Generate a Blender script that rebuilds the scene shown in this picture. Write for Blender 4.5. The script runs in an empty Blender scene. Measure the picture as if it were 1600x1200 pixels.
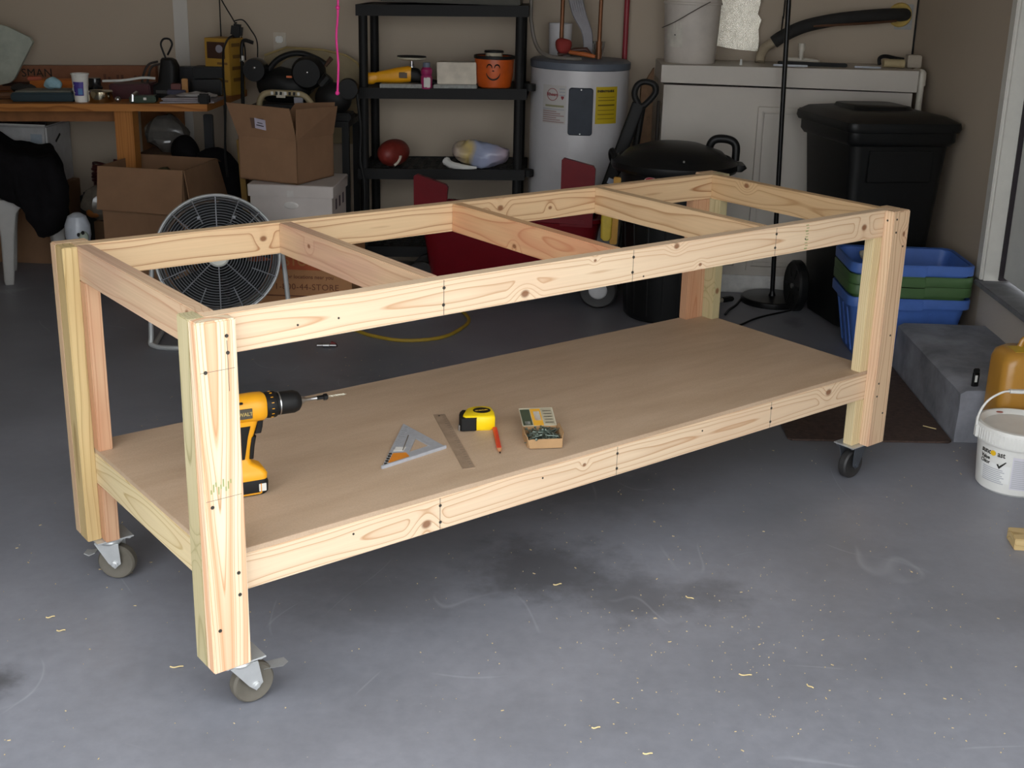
import bpy, bmesh, math, random
from mathutils import Vector, Matrix, Euler, noise as mnoise
random.seed(7)
SC = bpy.context.scene
COL = SC.collection
IN = 0.0254
PI = math.pi

# ---------------------------------------------------------------- camera, sky, exposure
cam_data = bpy.data.cameras.new('camera')
cam = bpy.data.objects.new('camera', cam_data)
COL.objects.link(cam)
R = Vector((0.9994, -0.0350, 0.0022)), Vector((0.0082, 0.2924, 0.9562)), Vector((0.0341, 0.9556, -0.2926))
right = Vector((0.9994, 0.0082, 0.0341)).normalized()
fwd = Vector((0.0022, 0.9562, -0.2926)).normalized()
upv = right.cross(fwd).normalized()
cam.matrix_world = Matrix(((right.x, upv.x, -fwd.x, 0.0), (right.y, upv.y, -fwd.y, 0.0),
                           (right.z, upv.z, -fwd.z, 1.6606), (0, 0, 0, 1)))
cam_data.sensor_fit = 'HORIZONTAL'
cam_data.sensor_width = 36.0
cam_data.lens = 1898.14 / 1600 * 36.0
cam_data.shift_x = -0.0487
cam_data.shift_y = -0.0424
cam_data.clip_start = 0.05
SC.camera = cam

world = bpy.data.worlds.new('overcast_sky')
SC.world = world
world.use_nodes = True
bg = world.node_tree.nodes['Background']
bg.inputs['Color'].default_value = (0.94, 0.97, 1.0, 1)
bg.inputs['Strength'].default_value = 2.6
SC.view_settings.view_transform = 'Standard'
SC.view_settings.look = 'None'
SC.view_settings.gamma = 1.0
SC.view_settings.use_curve_mapping = False
SC.view_settings.exposure = 0.44

# ---------------------------------------------------------------- helpers: colour and materials
def lin(c):
    if isinstance(c, str):
        c = tuple(int(c[i:i + 2], 16) / 255 for i in (0, 2, 4))
    return tuple((v / 12.92 if v <= 0.04045 else ((v + 0.055) / 1.055) ** 2.4) for v in c) + (1.0,)

class NT:
    """small wrapper to wire shader nodes"""
    def __init__(s, m):
        s.t = m.node_tree
        s.n = s.t.nodes
        s.l = s.t.links
        s.b = s.n['Principled BSDF']
    def put(s, sock, v):
        if v is None:
            return
        if isinstance(v, bpy.types.NodeSocket):
            s.l.new(v, sock)
        else:
            sock.default_value = v
    def math(s, op, a, b=None, c=None, clamp=False):
        n = s.n.new('ShaderNodeMath'); n.operation = op; n.use_clamp = clamp
        for i, v in enumerate((a, b, c)):
            if v is not None:
                s.put(n.inputs[i], v)
        return n.outputs[0]
    def noise(s, vec, scale, detail=3.0, rough=0.5):
        n = s.n.new('ShaderNodeTexNoise')
        s.put(n.inputs['Vector'], vec)
        n.inputs['Scale'].default_value = scale
        n.inputs['Detail'].default_value = detail
        n.inputs['Roughness'].default_value = rough
        return n.outputs['Fac']
    def ramp(s, fac, stops, interp='LINEAR'):
        n = s.n.new('ShaderNodeValToRGB')
        n.color_ramp.interpolation = interp
        e = n.color_ramp.elements
        while len(e) < len(stops):
            e.new(0.5)
        for el, (p, c) in zip(e, stops):
            el.position = p
            el.color = c if len(c) == 4 else tuple(c) + (1,)
        s.l.new(fac, n.inputs[0])
        return n.outputs[0]
    def mix(s, fac, a, b, mode='MIX'):
        n = s.n.new('ShaderNodeMix'); n.data_type = 'RGBA'; n.blend_type = mode
        s.put(n.inputs[0], fac); s.put(n.inputs[6], a); s.put(n.inputs[7], b)
        return n.outputs[2]
    def coord(s, kind='Object'):
        return s.n.new('ShaderNodeTexCoord').outputs[kind]
    def mapping(s, vec, scale=(1, 1, 1), loc=(0, 0, 0), rot=(0, 0, 0)):
        n = s.n.new('ShaderNodeMapping')
        s.l.new(vec, n.inputs[0])
        n.inputs[1].default_value = loc; n.inputs[2].default_value = rot; n.inputs[3].default_value = scale
        return n.outputs[0]
    def bump(s, h, strength=0.2, dist=0.002):
        n = s.n.new('ShaderNodeBump')
        n.inputs['Strength'].default_value = strength
        n.inputs['Distance'].default_value = dist
        s.l.new(h, n.inputs['Height'])
        s.l.new(n.outputs[0], s.b.inputs['Normal'])

def newmat(name):
    m = bpy.data.materials.new(name)
    m.use_nodes = True
    return m

MATS = {}
def mat(name, c, rough=0.5, metal=0.0, var=0.12, scale=18.0, bump=0.0, spec=0.5, trans=0.0, coat=0.0):
    if name in MATS:
        return MATS[name]
    m = newmat(name); t = NT(m)
    base = lin(c)
    co = t.coord()
    f = t.noise(co, scale, 4.0, 0.6)
    lo = tuple(v * (1 - var) for v in base[:3]) + (1,)
    hi = tuple(min(1, v * (1 + var)) for v in base[:3]) + (1,)
    t.l.new(t.ramp(f, [(0.3, lo), (0.7, hi)]), t.b.inputs['Base Color'])
    t.b.inputs['Roughness'].default_value = rough
    t.b.inputs['Metallic'].default_value = metal
    t.b.inputs['Specular IOR Level'].default_value = spec
    t.b.inputs['Transmission Weight'].default_value = trans
    t.b.inputs['Coat Weight'].default_value = coat
    if bump:
        t.bump(t.noise(co, scale * 6, 3.0), bump, 0.003)
    MATS[name] = m
    return m

def wood(name, cream='e8cfa4', line='b98a58', tint='e0b48c', knots=(), seed=0.0, spacing=0.0075,
         oy=-0.055, oz=0.0, tintamt=0.35, fibre=0.10, tilt=0.004, warp=0.016, heart=0.0):
    """softwood plank: growth rings cut flat along local X, knots that push the rings aside"""
    m = newmat(name); t = NT(m)
    co = t.coord()
    sep = t.n.new('ShaderNodeSeparateXYZ'); t.l.new(co, sep.inputs[0])
    x, y, z = sep.outputs
    low = t.mapping(co, (1.6, 5, 5), (seed * 3.1, seed, seed * 1.7))
    n1 = t.noise(low, 1.0, 2.0, 0.45)
    dy = t.math('ADD', y, -oy)
    dz = t.math('ADD', z, -oz)
    rr = t.math('SQRT', t.math('ADD', t.math('MULTIPLY', dy, dy), t.math('MULTIPLY', dz, dz)))
    rr = t.math('ADD', rr, t.math('MULTIPLY', n1, warp * 2.2))
    rr = t.math('ADD', rr, t.math('MULTIPLY', x, tilt))
    kmask = None
    for (kx, kz, kr) in knots:
        ddx = t.math('MULTIPLY', t.math('ADD', x, -kx), 0.75)
        ddz = t.math('ADD', z, -kz)
        d = t.math('SQRT', t.math('ADD', t.math('MULTIPLY', ddx, ddx), t.math('MULTIPLY', ddz, ddz)))
        g = t.n.new('ShaderNodeMapRange'); g.interpolation_type = 'SMOOTHSTEP'
        t.l.new(d, g.inputs[0]); g.inputs[1].default_value = 0.0; g.inputs[2].default_value = kr * 5
        g.inputs[3].default_value = kr * 2.0; g.inputs[4].default_value = 0.0
        rr = t.math('ADD', rr, g.outputs[0])
        k = t.n.new('ShaderNodeMapRange'); k.interpolation_type = 'SMOOTHSTEP'
        t.l.new(d, k.inputs[0]); k.inputs[1].default_value = kr * 0.55; k.inputs[2].default_value = kr * 1.35
        k.inputs[3].default_value = 1.0; k.inputs[4].default_value = 0.0
        kmask = k.outputs[0] if kmask is None else t.math('MAXIMUM', kmask, k.outputs[0])
    fr = t.math('FRACT', t.math('DIVIDE', rr, spacing))
    c0, c1, cl = lin(cream), lin(tint), lin(line)
    mid = tuple(0.75 * a + 0.25 * b for a, b in zip(c0, cl))
    ring = t.ramp(fr, [(0.0, c0), (0.55, c0), (0.80, mid), (0.93, cl), (1.0, c0)])
    blot = t.noise(t.mapping(co, (2.2, 9, 9), (seed, 2.0 + seed, 0)), 1.0, 2.0)
    bl = t.ramp(blot, [(0.45, (0, 0, 0, 1)), (0.68, (1, 1, 1, 1))])
    col = t.mix(t.math('MULTIPLY', bl, tintamt), ring, c1, 'MIX')
    if heart:       # broad pinkish heartwood flames between pale bands
        f2 = t.math('FRACT', t.math('DIVIDE', rr, spacing * 3.4))
        hm = t.ramp(f2, [(0.10, (0, 0, 0, 1)), (0.42, (1, 1, 1, 1)), (0.60, (1, 1, 1, 1)), (0.66, (0, 0, 0, 1))])
        col = t.mix(t.math('MULTIPLY', hm, heart), col, lin('dd9c70'))
    fb = t.noise(t.mapping(co, (4, 160, 160), (seed, 0, 0)), 1.0, 2.0)
    col = t.mix(fibre, col, t.ramp(fb, [(0.3, (0.35, 0.3, 0.22, 1)), (0.7, (1, 1, 1, 1))]), 'MULTIPLY')
    if kmask is not None:
        col = t.mix(t.math('MULTIPLY', kmask, 0.85), col, lin('7a4a2c'))
    t.l.new(col, t.b.inputs['Base Color'])
    t.b.inputs['Roughness'].default_value = 0.62
    t.b.inputs['Specular IOR Level'].default_value = 0.3
    t.bump(fb, 0.12, 0.001)
    return m

# ---------------------------------------------------------------- helpers: geometry
class MB:
    def __init__(s):
        s.bm = bmesh.new()
    def _new(s, n0):
        s.bm.verts.ensure_lookup_table()
        return s.bm.verts[n0:]
    def box(s, c, size, rot=None, bev=0.0, seg=2):
        M = Matrix.Translation(c)
        if rot is not None:
            M = M @ (rot.to_4x4() if isinstance(rot, Matrix) else Euler(rot).to_matrix().to_4x4())
        M = M @ Matrix.Diagonal((size[0], size[1], size[2], 1))
        r = bmesh.ops.create_cube(s.bm, size=1.0, matrix=M)
        if bev > 0:
            ed = list({e for v in r['verts'] for e in v.link_edges})
            bmesh.ops.bevel(s.bm, geom=ed, offset=bev, segments=seg, affect='EDGES', clamp_overlap=True)
        return s
    def hexa(s, b, t_):
        """eight corners: four of the bottom, four of the top, both counter-clockwise from above"""
        v = [s.bm.verts.new(p) for p in list(b) + list(t_)]
        f = s.bm.faces.new
        f((v[3], v[2], v[1], v[0])); f((v[4], v[5], v[6], v[7]))
        for i in range(4):
            j = (i + 1) % 4
            f((v[i], v[j], v[j + 4], v[i + 4]))
        return s
    def panel(s, p, th):
        """polygon in space given a thickness"""
        p = [Vector(q) for q in p]
        n = (p[1] - p[0]).cross(p[2] - p[0]).normalized() * (th / 2)
        a = [s.bm.verts.new(q + n) for q in p]
        b = [s.bm.verts.new(q - n) for q in p]
        s.bm.faces.new(a); s.bm.faces.new(list(reversed(b)))
        k = len(p)
        for i in range(k):
            j = (i + 1) % k
            s.bm.faces.new((a[j], a[i], b[i], b[j]))
        return s
    def tube(s, pts, r, n=10, closed=False, cap=True):
        pts = [Vector(p) for p in pts]
        m = len(pts)
        rs = r if isinstance(r, (list, tuple)) else [r] * m
        rings = []
        ref = None
        for i in range(m):
            if closed:
                d = pts[(i + 1) % m] - pts[i - 1]
            else:
                d = pts[min(i + 1, m - 1)] - pts[max(i - 1, 0)]
            if d.length < 1e-9:
                d = Vector((0, 0, 1))
            d.normalize()
            if ref is None:
                ref = Vector((0, 0, 1)) if abs(d.z) < 0.9 else Vector((1, 0, 0))
                ref = (ref - d * ref.dot(d)).normalized()
            else:
                ref = ref - d * ref.dot(d)
                if ref.length < 1e-6:
                    ref = d.orthogonal()
                ref.normalize()
            q = d.cross(ref)
            rings.append([s.bm.verts.new(pts[i] + (ref * math.cos(a) + q * math.sin(a)) * rs[i])
                          for a in (2 * PI * k / n for k in range(n))])
        for i in range(m if closed else m - 1):
            A, B_ = rings[i], rings[(i + 1) % m]
            for k in range(n):
                l = (k + 1) % n
                s.bm.faces.new((A[k], A[l], B_[l], B_[k]))
        if cap and not closed:
            s.bm.faces.new(list(reversed(rings[0]))); s.bm.faces.new(rings[-1])
        return s
    def lathe(s, prof, n=32, c=(0, 0, 0), M=None, closed=False, sy=1.0):
        """revolve (radius, height) pairs about Z"""
        M = M or Matrix.Identity(4)
        c = Vector(c)
        rings = []
        for (r, z) in prof:
            if r < 1e-6:
                rings.append([s.bm.verts.new(M @ (Vector((0, 0, z))) + c)])
            else:
                rings.append([s.bm.verts.new(M @ Vector((r * math.cos(2 * PI * k / n), sy * r * math.sin(2 * PI * k / n), z)) + c)
                              for k in range(n)])
        L = len(rings)
        for i in range(L if closed else L - 1):
            A, B_ = rings[i], rings[(i + 1) % L]
            for k in range(n):
                l = (k + 1) % n
                if len(A) == 1 and len(B_) == 1:
                    continue
                if len(A) == 1:
                    s.bm.faces.new((A[0], B_[l], B_[k]))
                elif len(B_) == 1:
                    s.bm.faces.new((A[k], A[l], B_[0]))
                else:
                    s.bm.faces.new((A[k], A[l], B_[l], B_[k]))
        if not closed:
            if len(rings[0]) > 1:
                s.bm.faces.new(list(reversed(rings[0])))
            if len(rings[-1]) > 1:
                s.bm.faces.new(rings[-1])
        return s
    def ball(s, c, r, n=20, m=12, M=None):
        n0 = len(s.bm.verts)
        sc = r if isinstance(r, (tuple, list)) else (r, r, r)
        X = Matrix.Translation(c) @ (M or Matrix.Identity(4)) @ Matrix.Diagonal((sc[0], sc[1], sc[2], 1))
        bmesh.ops.create_uvsphere(s.bm, u_segments=n, v_segments=m, radius=1.0, matrix=X)
        return s
    def prism(s, poly, h, M=None):
        """flat outline in XY raised by h along Z"""
        M = M or Matrix.Identity(4)
        a = [s.bm.verts.new(M @ Vector((p[0], p[1], 0))) for p in poly]
        b = [s.bm.verts.new(M @ Vector((p[0], p[1], h))) for p in poly]
        s.bm.faces.new(list(reversed(a))); s.bm.faces.new(b)
        k = len(poly)
        for i in range(k):
            j = (i + 1) % k
            s.bm.faces.new((a[i], a[j], b[j], b[i]))
        return s
    def rough(s, amp, scale, seed=0.0):
        off = Vector((seed * 7.3, seed * 3.1, seed * 5.7))
        for v in s.bm.verts:
            v.co += Vector((mnoise.noise(v.co * scale + off), mnoise.noise(v.co * scale + off + Vector((31, 0, 0))),
                            mnoise.noise(v.co * scale + off + Vector((0, 57, 0))))) * amp
        return s
    def shear(s, k, x0):
        for v in s.bm.verts:
            v.co.z += k * (v.co.x - x0)
        return s

def build(name, mb, m, parent=None, loc=None, rot=None, smooth=35):
    bm = mb.bm
    bmesh.ops.recalc_face_normals(bm, faces=bm.faces)
    me = bpy.data.meshes.new(name)
    bm.to_mesh(me); bm.free()
    if isinstance(m, (list, tuple)):
        for q in m:
            me.materials.append(q)
    else:
        me.materials.append(m)
    if smooth:
        me.polygons.foreach_set('use_smooth', [True] * len(me.polygons))
        me.set_sharp_from_angle(angle=math.radians(smooth))
    o = bpy.data.objects.new(name, me)
    COL.objects.link(o)
    if parent is not None:
        o.parent = parent
    if loc is not None:
        o.location = loc
    if rot is not None:
        o.rotation_euler = rot
    return o

def tag(o, label=None, cat=None, group=None, kind=None):
    if label: o['label'] = label
    if cat: o['category'] = cat
    if group: o['group'] = group
    if kind: o['kind'] = kind
    return o

def thing(name, label, cat, loc=(0, 0, 0), rz=0.0, group=None):
    o = bpy.data.objects.new(name, None)
    o.empty_display_size = 0.05
    COL.objects.link(o)
    o.location = loc
    o.rotation_euler = (0, 0, rz)
    return tag(o, label, cat, group)

def struct(name, mb, m, parent=None, smooth=35):
    o = build(name, mb, m, parent, smooth=smooth)
    o['kind'] = 'structure'
    return o

def copy_tree(o, parent=None):
    c = o.copy()
    COL.objects.link(c)
    if parent is not None:
        c.parent = parent
    for ch in [k for k in bpy.data.objects if k.parent == o]:
        copy_tree(ch, c)
    return c

def text(name, body, size, m, parent, M, depth=0.0004, bold=0.0, align='LEFT', bend=None, sx=1.0, space=1.0):
    """printed lettering as a thin mesh; M places it (its plane is local XY); bend wraps it round a cylinder of that radius about local Y"""
    cu = bpy.data.curves.new(name, 'FONT')
    cu.body = body; cu.size = size; cu.extrude = depth; cu.offset = bold
    cu.align_x = align; cu.space_character = space; cu.resolution_u = 3
    tmp = bpy.data.objects.new(name, cu)
    COL.objects.link(tmp)
    dg = bpy.context.evaluated_depsgraph_get()
    me = bpy.data.meshes.new_from_object(tmp.evaluated_get(dg))
    bpy.data.objects.remove(tmp); bpy.data.curves.remove(cu)
    for v in me.vertices:
        p = v.co.copy(); p.x *= sx
        if bend:
            a = p.x / bend; r = bend + p.z
            p = Vector((r * math.sin(a), p.y, r * math.cos(a) - bend))
        v.co = M @ p
    me.materials.clear(); me.materials.append(m)
    o = bpy.data.objects.new(name, me)
    COL.objects.link(o)
    o.parent = parent
    return o

def T(x, y, z): return Matrix.Translation((x, y, z))
def RX(a): return Matrix.Rotation(a, 4, 'X')
def RY(a): return Matrix.Rotation(a, 4, 'Y')
def RZ(a): return Matrix.Rotation(a, 4, 'Z')
FACE_Y = RX(PI / 2)          # lettering that faces -Y (towards the camera)

def arc(c, r, a0, a1, n, plane='XZ'):
    out = []
    for i in range(n + 1):
        a = a0 + (a1 - a0) * i / n
        u, v = r * math.cos(a), r * math.sin(a)
        out.append(Vector(c) + (Vector((u, 0, v)) if plane == 'XZ' else Vector((u, v, 0)) if plane == 'XY' else Vector((0, u, v))))
    return out

def spline(pts, n=8):
    """Catmull-Rom through the points"""
    P = [Vector(p) for p in pts]
    P = [P[0] * 2 - P[1]] + P + [P[-1] * 2 - P[-2]]
    out = []
    for i in range(1, len(P) - 2):
        for k in range(n):
            t = k / n
            a, b, c, d = P[i - 1], P[i], P[i + 1], P[i + 2]
            out.append(0.5 * ((2 * b) + (c - a) * t + (2 * a - 5 * b + 4 * c - d) * t * t + (3 * b - a - 3 * c + d) * t ** 3))
    out.append(P[-2])
    return out

def rrect(w, h, r, n=4):
    pts = []
    for cx, cy, a0 in ((w / 2 - r, h / 2 - r, 0), (-w / 2 + r, h / 2 - r, PI / 2), (-w / 2 + r, -h / 2 + r, PI), (w / 2 - r, -h / 2 + r, 1.5 * PI)):
        for i in range(n + 1):
            a = a0 + PI / 2 * i / n
            pts.append((cx + r * math.cos(a), cy + r * math.sin(a)))
    return pts

def loft(mb, loops, cap0=True, cap1=True):
    """skin successive loops of equal count"""
    rings = [[mb.bm.verts.new(p) for p in L] for L in loops]
    k = len(rings[0])
    for A, B_ in zip(rings, rings[1:]):
        for i in range(k):
            j = (i + 1) % k
            mb.bm.faces.new((A[i], A[j], B_[j], B_[i]))
    if cap0: mb.bm.faces.new(list(reversed(rings[0])))
    if cap1: mb.bm.faces.new(rings[-1])
    return mb

# ---------------------------------------------------------------- the garage shell
WX, WL, WY, DOORY, CEIL = 1.90, -4.1, 6.90, 1.85, 2.62

def floor_mat():
    m = newmat('painted_concrete'); t = NT(m)
    co = t.coord()
    big = t.noise(co, 0.9, 4.0, 0.55)
    base = t.ramp(big, [(0.3, lin('74767d')), (0.72, lin('9597a0'))])
    fine = t.noise(co, 26.0, 5.0, 0.65)
    base = t.mix(0.35, base, t.ramp(fine, [(0.3, (0.55, 0.55, 0.56, 1)), (0.7, (1, 1, 1, 1))]), 'MULTIPLY')
    # worn dark tyre and oil marks
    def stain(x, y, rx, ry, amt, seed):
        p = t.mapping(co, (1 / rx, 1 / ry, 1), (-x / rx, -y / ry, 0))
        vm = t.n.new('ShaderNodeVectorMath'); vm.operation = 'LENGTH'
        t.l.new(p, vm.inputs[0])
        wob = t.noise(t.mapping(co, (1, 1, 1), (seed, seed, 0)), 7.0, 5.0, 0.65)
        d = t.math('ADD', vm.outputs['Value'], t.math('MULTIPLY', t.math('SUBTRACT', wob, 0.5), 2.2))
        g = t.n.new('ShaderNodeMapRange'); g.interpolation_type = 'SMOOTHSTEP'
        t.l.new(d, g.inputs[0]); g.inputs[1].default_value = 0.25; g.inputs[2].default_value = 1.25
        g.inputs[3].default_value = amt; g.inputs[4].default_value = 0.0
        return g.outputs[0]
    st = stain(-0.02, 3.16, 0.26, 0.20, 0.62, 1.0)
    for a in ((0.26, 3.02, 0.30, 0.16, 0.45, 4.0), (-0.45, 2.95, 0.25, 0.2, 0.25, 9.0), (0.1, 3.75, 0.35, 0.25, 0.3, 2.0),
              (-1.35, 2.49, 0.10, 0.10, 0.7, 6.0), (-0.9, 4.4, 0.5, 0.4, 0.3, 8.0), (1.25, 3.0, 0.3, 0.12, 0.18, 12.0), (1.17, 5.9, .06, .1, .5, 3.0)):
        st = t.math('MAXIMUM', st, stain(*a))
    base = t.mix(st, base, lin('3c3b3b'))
    # pale scuffs and scratches
    sc = t.noise(t.mapping(co, (2.2, 14, 1), (0, 0, 0), (0, 0, 0.7)), 3.0, 6.0, 0.7)
    scr = t.ramp(sc, [(0.68, (0, 0, 0, 1)), (0.76, (1, 1, 1, 1))])
    base = t.mix(t.math('MULTIPLY', scr, 0.22), base, lin('a4a6ab'))
    for sd, sclx, scly, rot in ((3.0, .9, 2.2, .5), (8.0, 2.0, .8, -.3), (15.0, 1.6, 1.1, 1.2)):
        rn = t.noise(t.mapping(co, (sclx, scly, 1), (sd, sd * 2, 0), (0, 0, rot)), 1.1, 1.0)
        ab = t.math('ABSOLUTE', t.math('SUBTRACT', rn, 0.5))
        rd = t.ramp(ab, [(0.0, (1, 1, 1, 1)), (0.0035, (0, 0, 0, 1))])
        mk = t.ramp(t.noise(t.mapping(co, (1, 1, 1), (sd, 0, 0)), 2.6, 1.0), [(0.60, (0, 0, 0, 1)), (0.66, (1, 1, 1, 1))])
        base = t.mix(t.math('MULTIPLY', t.math('MULTIPLY', rd, mk), 0.18), base, lin('c3c6cc'))
    vo = t.n.new('ShaderNodeTexVoronoi'); vo.inputs['Scale'].default_value = 30.0
    t.l.new(co, vo.inputs['Vector'])
    sp = t.ramp(vo.outputs['Distance'], [(0.035, (1, 1, 1, 1)), (0.07, (0, 0, 0, 1))])
    keep = t.ramp(t.noise(co, 5.0, 2.0), [(0.5, (0, 0, 0, 1)), (0.6, (1, 1, 1, 1))])
    base = t.mix(t.math('MULTIPLY', t.math('MULTIPLY', sp, keep), 0.5), base, lin('b9b4a6'))
    t.l.new(base, t.b.inputs['Base Color'])
    t.l.new(t.ramp(fine, [(0.2, (0.36, 0.36, 0.36, 1)), (0.8, (0.55, 0.55, 0.55, 1))]), t.b.inputs['Roughness'])
    t.b.inputs['Specular IOR Level'].default_value = 0.45
    t.bump(fine, 0.10, 0.002)
    return m

def wall_mat(name, c, bump=0.12):
    m = newmat(name); t = NT(m)
    co = t.coord()
    b = lin(c)
    f = t.noise(co, 1.1, 3.0)
    lo = tuple(v * 0.92 for v in b[:3]) + (1,)
    t.l.new(t.ramp(f, [(0.3, lo), (0.7, b)]), t.b.inputs['Base Color'])
    t.b.inputs['Roughness'].default_value = 0.85
    t.b.inputs['Specular IOR Level'].default_value = 0.2
    t.bump(t.noise(co, 90.0, 3.0), bump, 0.003)
    return m

M_floor = floor_mat()
M_wall = wall_mat('beige_wall_paint', 'b9ab99')
M_stem = wall_mat('stucco_stem_wall', 'c4bbb2', 0.4)
M_mud = wall_mat('white_joint_compound', 'cfcbc4', 0.05)
M_ceil = wall_mat('ceiling_paint', 'c9c4bc', 0.1)
M_trim = mat('white_trim_paint', 'd6d4cc', 0.4, var=0.04)
M_doorp = mat('white_door_paint', 'cfd0cc', 0.4, var=0.03)
M_conc = mat('bare_concrete', '77777a', 0.85, var=0.25, scale=9, bump=0.5)
M_drive = mat('driveway_concrete', 'a7a49d', 0.9, var=0.15, scale=3)

mb = MB(); mb.box(((WX + WL) / 2, (WY + DOORY) / 2, -0.06), (WX - WL + 0.4, WY - DOORY + 0.3, 0.12)); struct('floor', mb, M_floor)
mb = MB(); mb.box((-1.1, DOORY - 5.15, -0.09), (16, 10.0, 0.12)); o = struct('trim_1', mb, M_drive)
mb = MB(); mb.box(((WX + WL) / 2, WY + 0.06, CEIL / 2), (WX - WL + 0.3, 0.12, CEIL)); struct('wall_back', mb, M_wall)
mb = MB(); mb.box((WL - 0.06, (WY + DOORY) / 2, CEIL / 2), (0.12, WY - DOORY, CEIL)); struct('wall_left', mb, M_wall)
# right wall with its doorway (opening from y 4.42 to 5.33, sill at 0.39)
DY0, DY1, SILL, DTOP = 4.42, 5.33, 0.385, 2.44
mb = MB()
mb.box((WX + 0.07, (WY + DY1) / 2, CEIL / 2), (0.14, WY - DY1, CEIL))
mb.box((WX + 0.07, (DOORY + DY0) / 2, CEIL / 2), (0.14, DY0 - DOORY, CEIL))
mb.box((WX + 0.07, (DY0 + DY1) / 2, (CEIL + DTOP) / 2), (0.14, DY1 - DY0, CEIL - DTOP))
wr = struct('wall_right', mb, M_wall)
mb = MB(); mb.box((WX + 0.065, (DY0 + DY1) / 2, (SILL - 0.02) / 2), (0.15, DY1 - DY0, SILL - 0.02)); struct('stem_wall', mb, M_stem, wr)
mb = MB(); mb.box((WX + 0.06, (DY0 + DY1) / 2, SILL - 0.012), (0.19, DY1 - DY0 + 0.04, 0.024), bev=0.004); struct('trim_2', mb, M_conc)
mb = MB(); mb.box(((WX + WL) / 2, (WY + DOORY) / 2, CEIL + 0.05), (WX - WL + 0.3, WY - DOORY + 0.3, 0.1)); struct('ceiling', mb, M_ceil)
mb = MB()
mb.box(((WX + WL) / 2, DOORY - 0.06, (CEIL + 2.35) / 2), (WX - WL + 0.3, 0.14, CEIL - 2.35))
mb.box(((WL - 0.15 - 2.0) / 2, DOORY - 0.06, 1.18), (-2.0 - WL + 0.15, 0.14, 2.36)); mb.box((WX - 0.05, DOORY - 0.06, 1.18), (0.4, 0.14, 2.36))
struct('wall_front', mb, M_wall)
# white stripe of joint compound up the back wall
mb = MB(); mb.box((-2.145, WY - 0.002, 1.30), (0.078, 0.006, 2.6)); struct('trim_3', mb, M_mud)
# door casing, jamb and panelled door
mb = MB(); mb.box((WX - 0.009, DY1 + 0.03, (SILL + DTOP) / 2), (0.02, 0.065, DTOP - SILL), bev=0.004)
mb.box((WX - 0.009, DY0 - 0.03, (SILL + DTOP) / 2), (0.02, 0.065, DTOP - SILL), bev=0.004)
mb.box((WX - 0.009, (DY0 + DY1) / 2, DTOP + 0.03), (0.02, DY1 - DY0 + 0.125, 0.065), bev=0.004)
struct('trim_4', mb, M_trim)
mb = MB(); mb.box((WX + 0.05, DY1 - 0.008, (SILL + DTOP) / 2), (0.11, 0.018, DTOP - SILL), bev=0.002); struct('trim_5', mb, M_trim)
mb = MB(); mb.box((WX + 0.096, (DY0 + DY1) / 2 - 0.01, (SILL + DTOP) / 2 + 0.01), (0.04, DY1 - DY0 - 0.055, DTOP - SILL - 0.02), bev=0.002)
dr = struct('door_1', mb, M_doorp)
for z0, z1 in ((0.60, 1.28), (1.42, 2.25)):
    for y0, y1 in ((4.56, 4.83), (4.92, 5.19)):
        mb = MB(); mb.box((WX + 0.074, (y0 + y1) / 2, (z0 + z1) / 2), (0.012, y1 - y0, z1 - z0), bev=0.005)
        mb.box((WX + 0.070, (y0 + y1) / 2, (z0 + z1) / 2), (0.014, y1 - y0 - 0.07, z1 - z0 - 0.07), bev=0.006)
        struct('door_panel', mb, M_doorp, dr)
mb = MB(); mb.box((WX + .085, DY1 - .025, (SILL + DTOP) / 2), (.05, .016, DTOP - SILL - .01)); build('door_gap_shade', mb, mat('gap_shade_dark', '2a2328', .8), dr)  # dark strip added as the shade in the gap between jamb and door
mb = MB(); mb.lathe([(0.0, 0), (0.012, 0), (0.012, 0.03), (0.028, 0.04), (0.03, 0.06), (0.0, 0.075)], 20, M=RY(-PI / 2)); 
build('door_knob', mb, mat('brass_knob', 'b0904e', 0.3, 1.0), dr, loc=(WX + 0.076, 4.50, 1.33))

# concrete step in front of the door, with a worn edge
mb = MB(); mb.box((1.70, 4.745, 0.104), (0.394, 0.91, 0.208))
bmesh.ops.subdivide_edges(mb.bm, edges=list(mb.bm.edges), cuts=14, use_grid_fill=True)
for v in mb.bm.verts:
    e = 0.010
    if v.co.z > 0.2 and v.co.x < 1.52: v.co.z -= e; v.co.x += e * 0.7
    v.co += Vector((mnoise.noise(v.co * 9), mnoise.noise(v.co * 9 + Vector((9, 0, 0))), 0.6 * mnoise.noise(v.co * 7 + Vector((0, 9, 0))))) * 0.006
    if v.co.z < 0.01: v.co.z = 0
o = build('concrete_step', mb, mat('step_concrete', '85878f', 0.85, var=0.35, scale=6, bump=0.6), smooth=50)
tag(o, 'grey worn concrete step below the white door', 'step')

# ---------------------------------------------------------------- the new workbench frame
BX, BY, BROT = -0.736, 2.417, math.radians(40)
L, D = 93.45, 32.41
TOPZ, LEGZ, LOWZ = 37.2, 5.1, 37.2 - 25.65      # inches above the floor: top, leg foot, underside of the low rails
bench = thing('workbench_frame', 'large new pale wooden workbench frame on casters with a brown fibreboard shelf', 'workbench', (BX, BY, 0), BROT)
M_screw = mat('dark_screw_head', '4a4640', 0.5, 0.6)
M_pencil = mat('pencil_mark', '55524e', 0.9)

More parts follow.
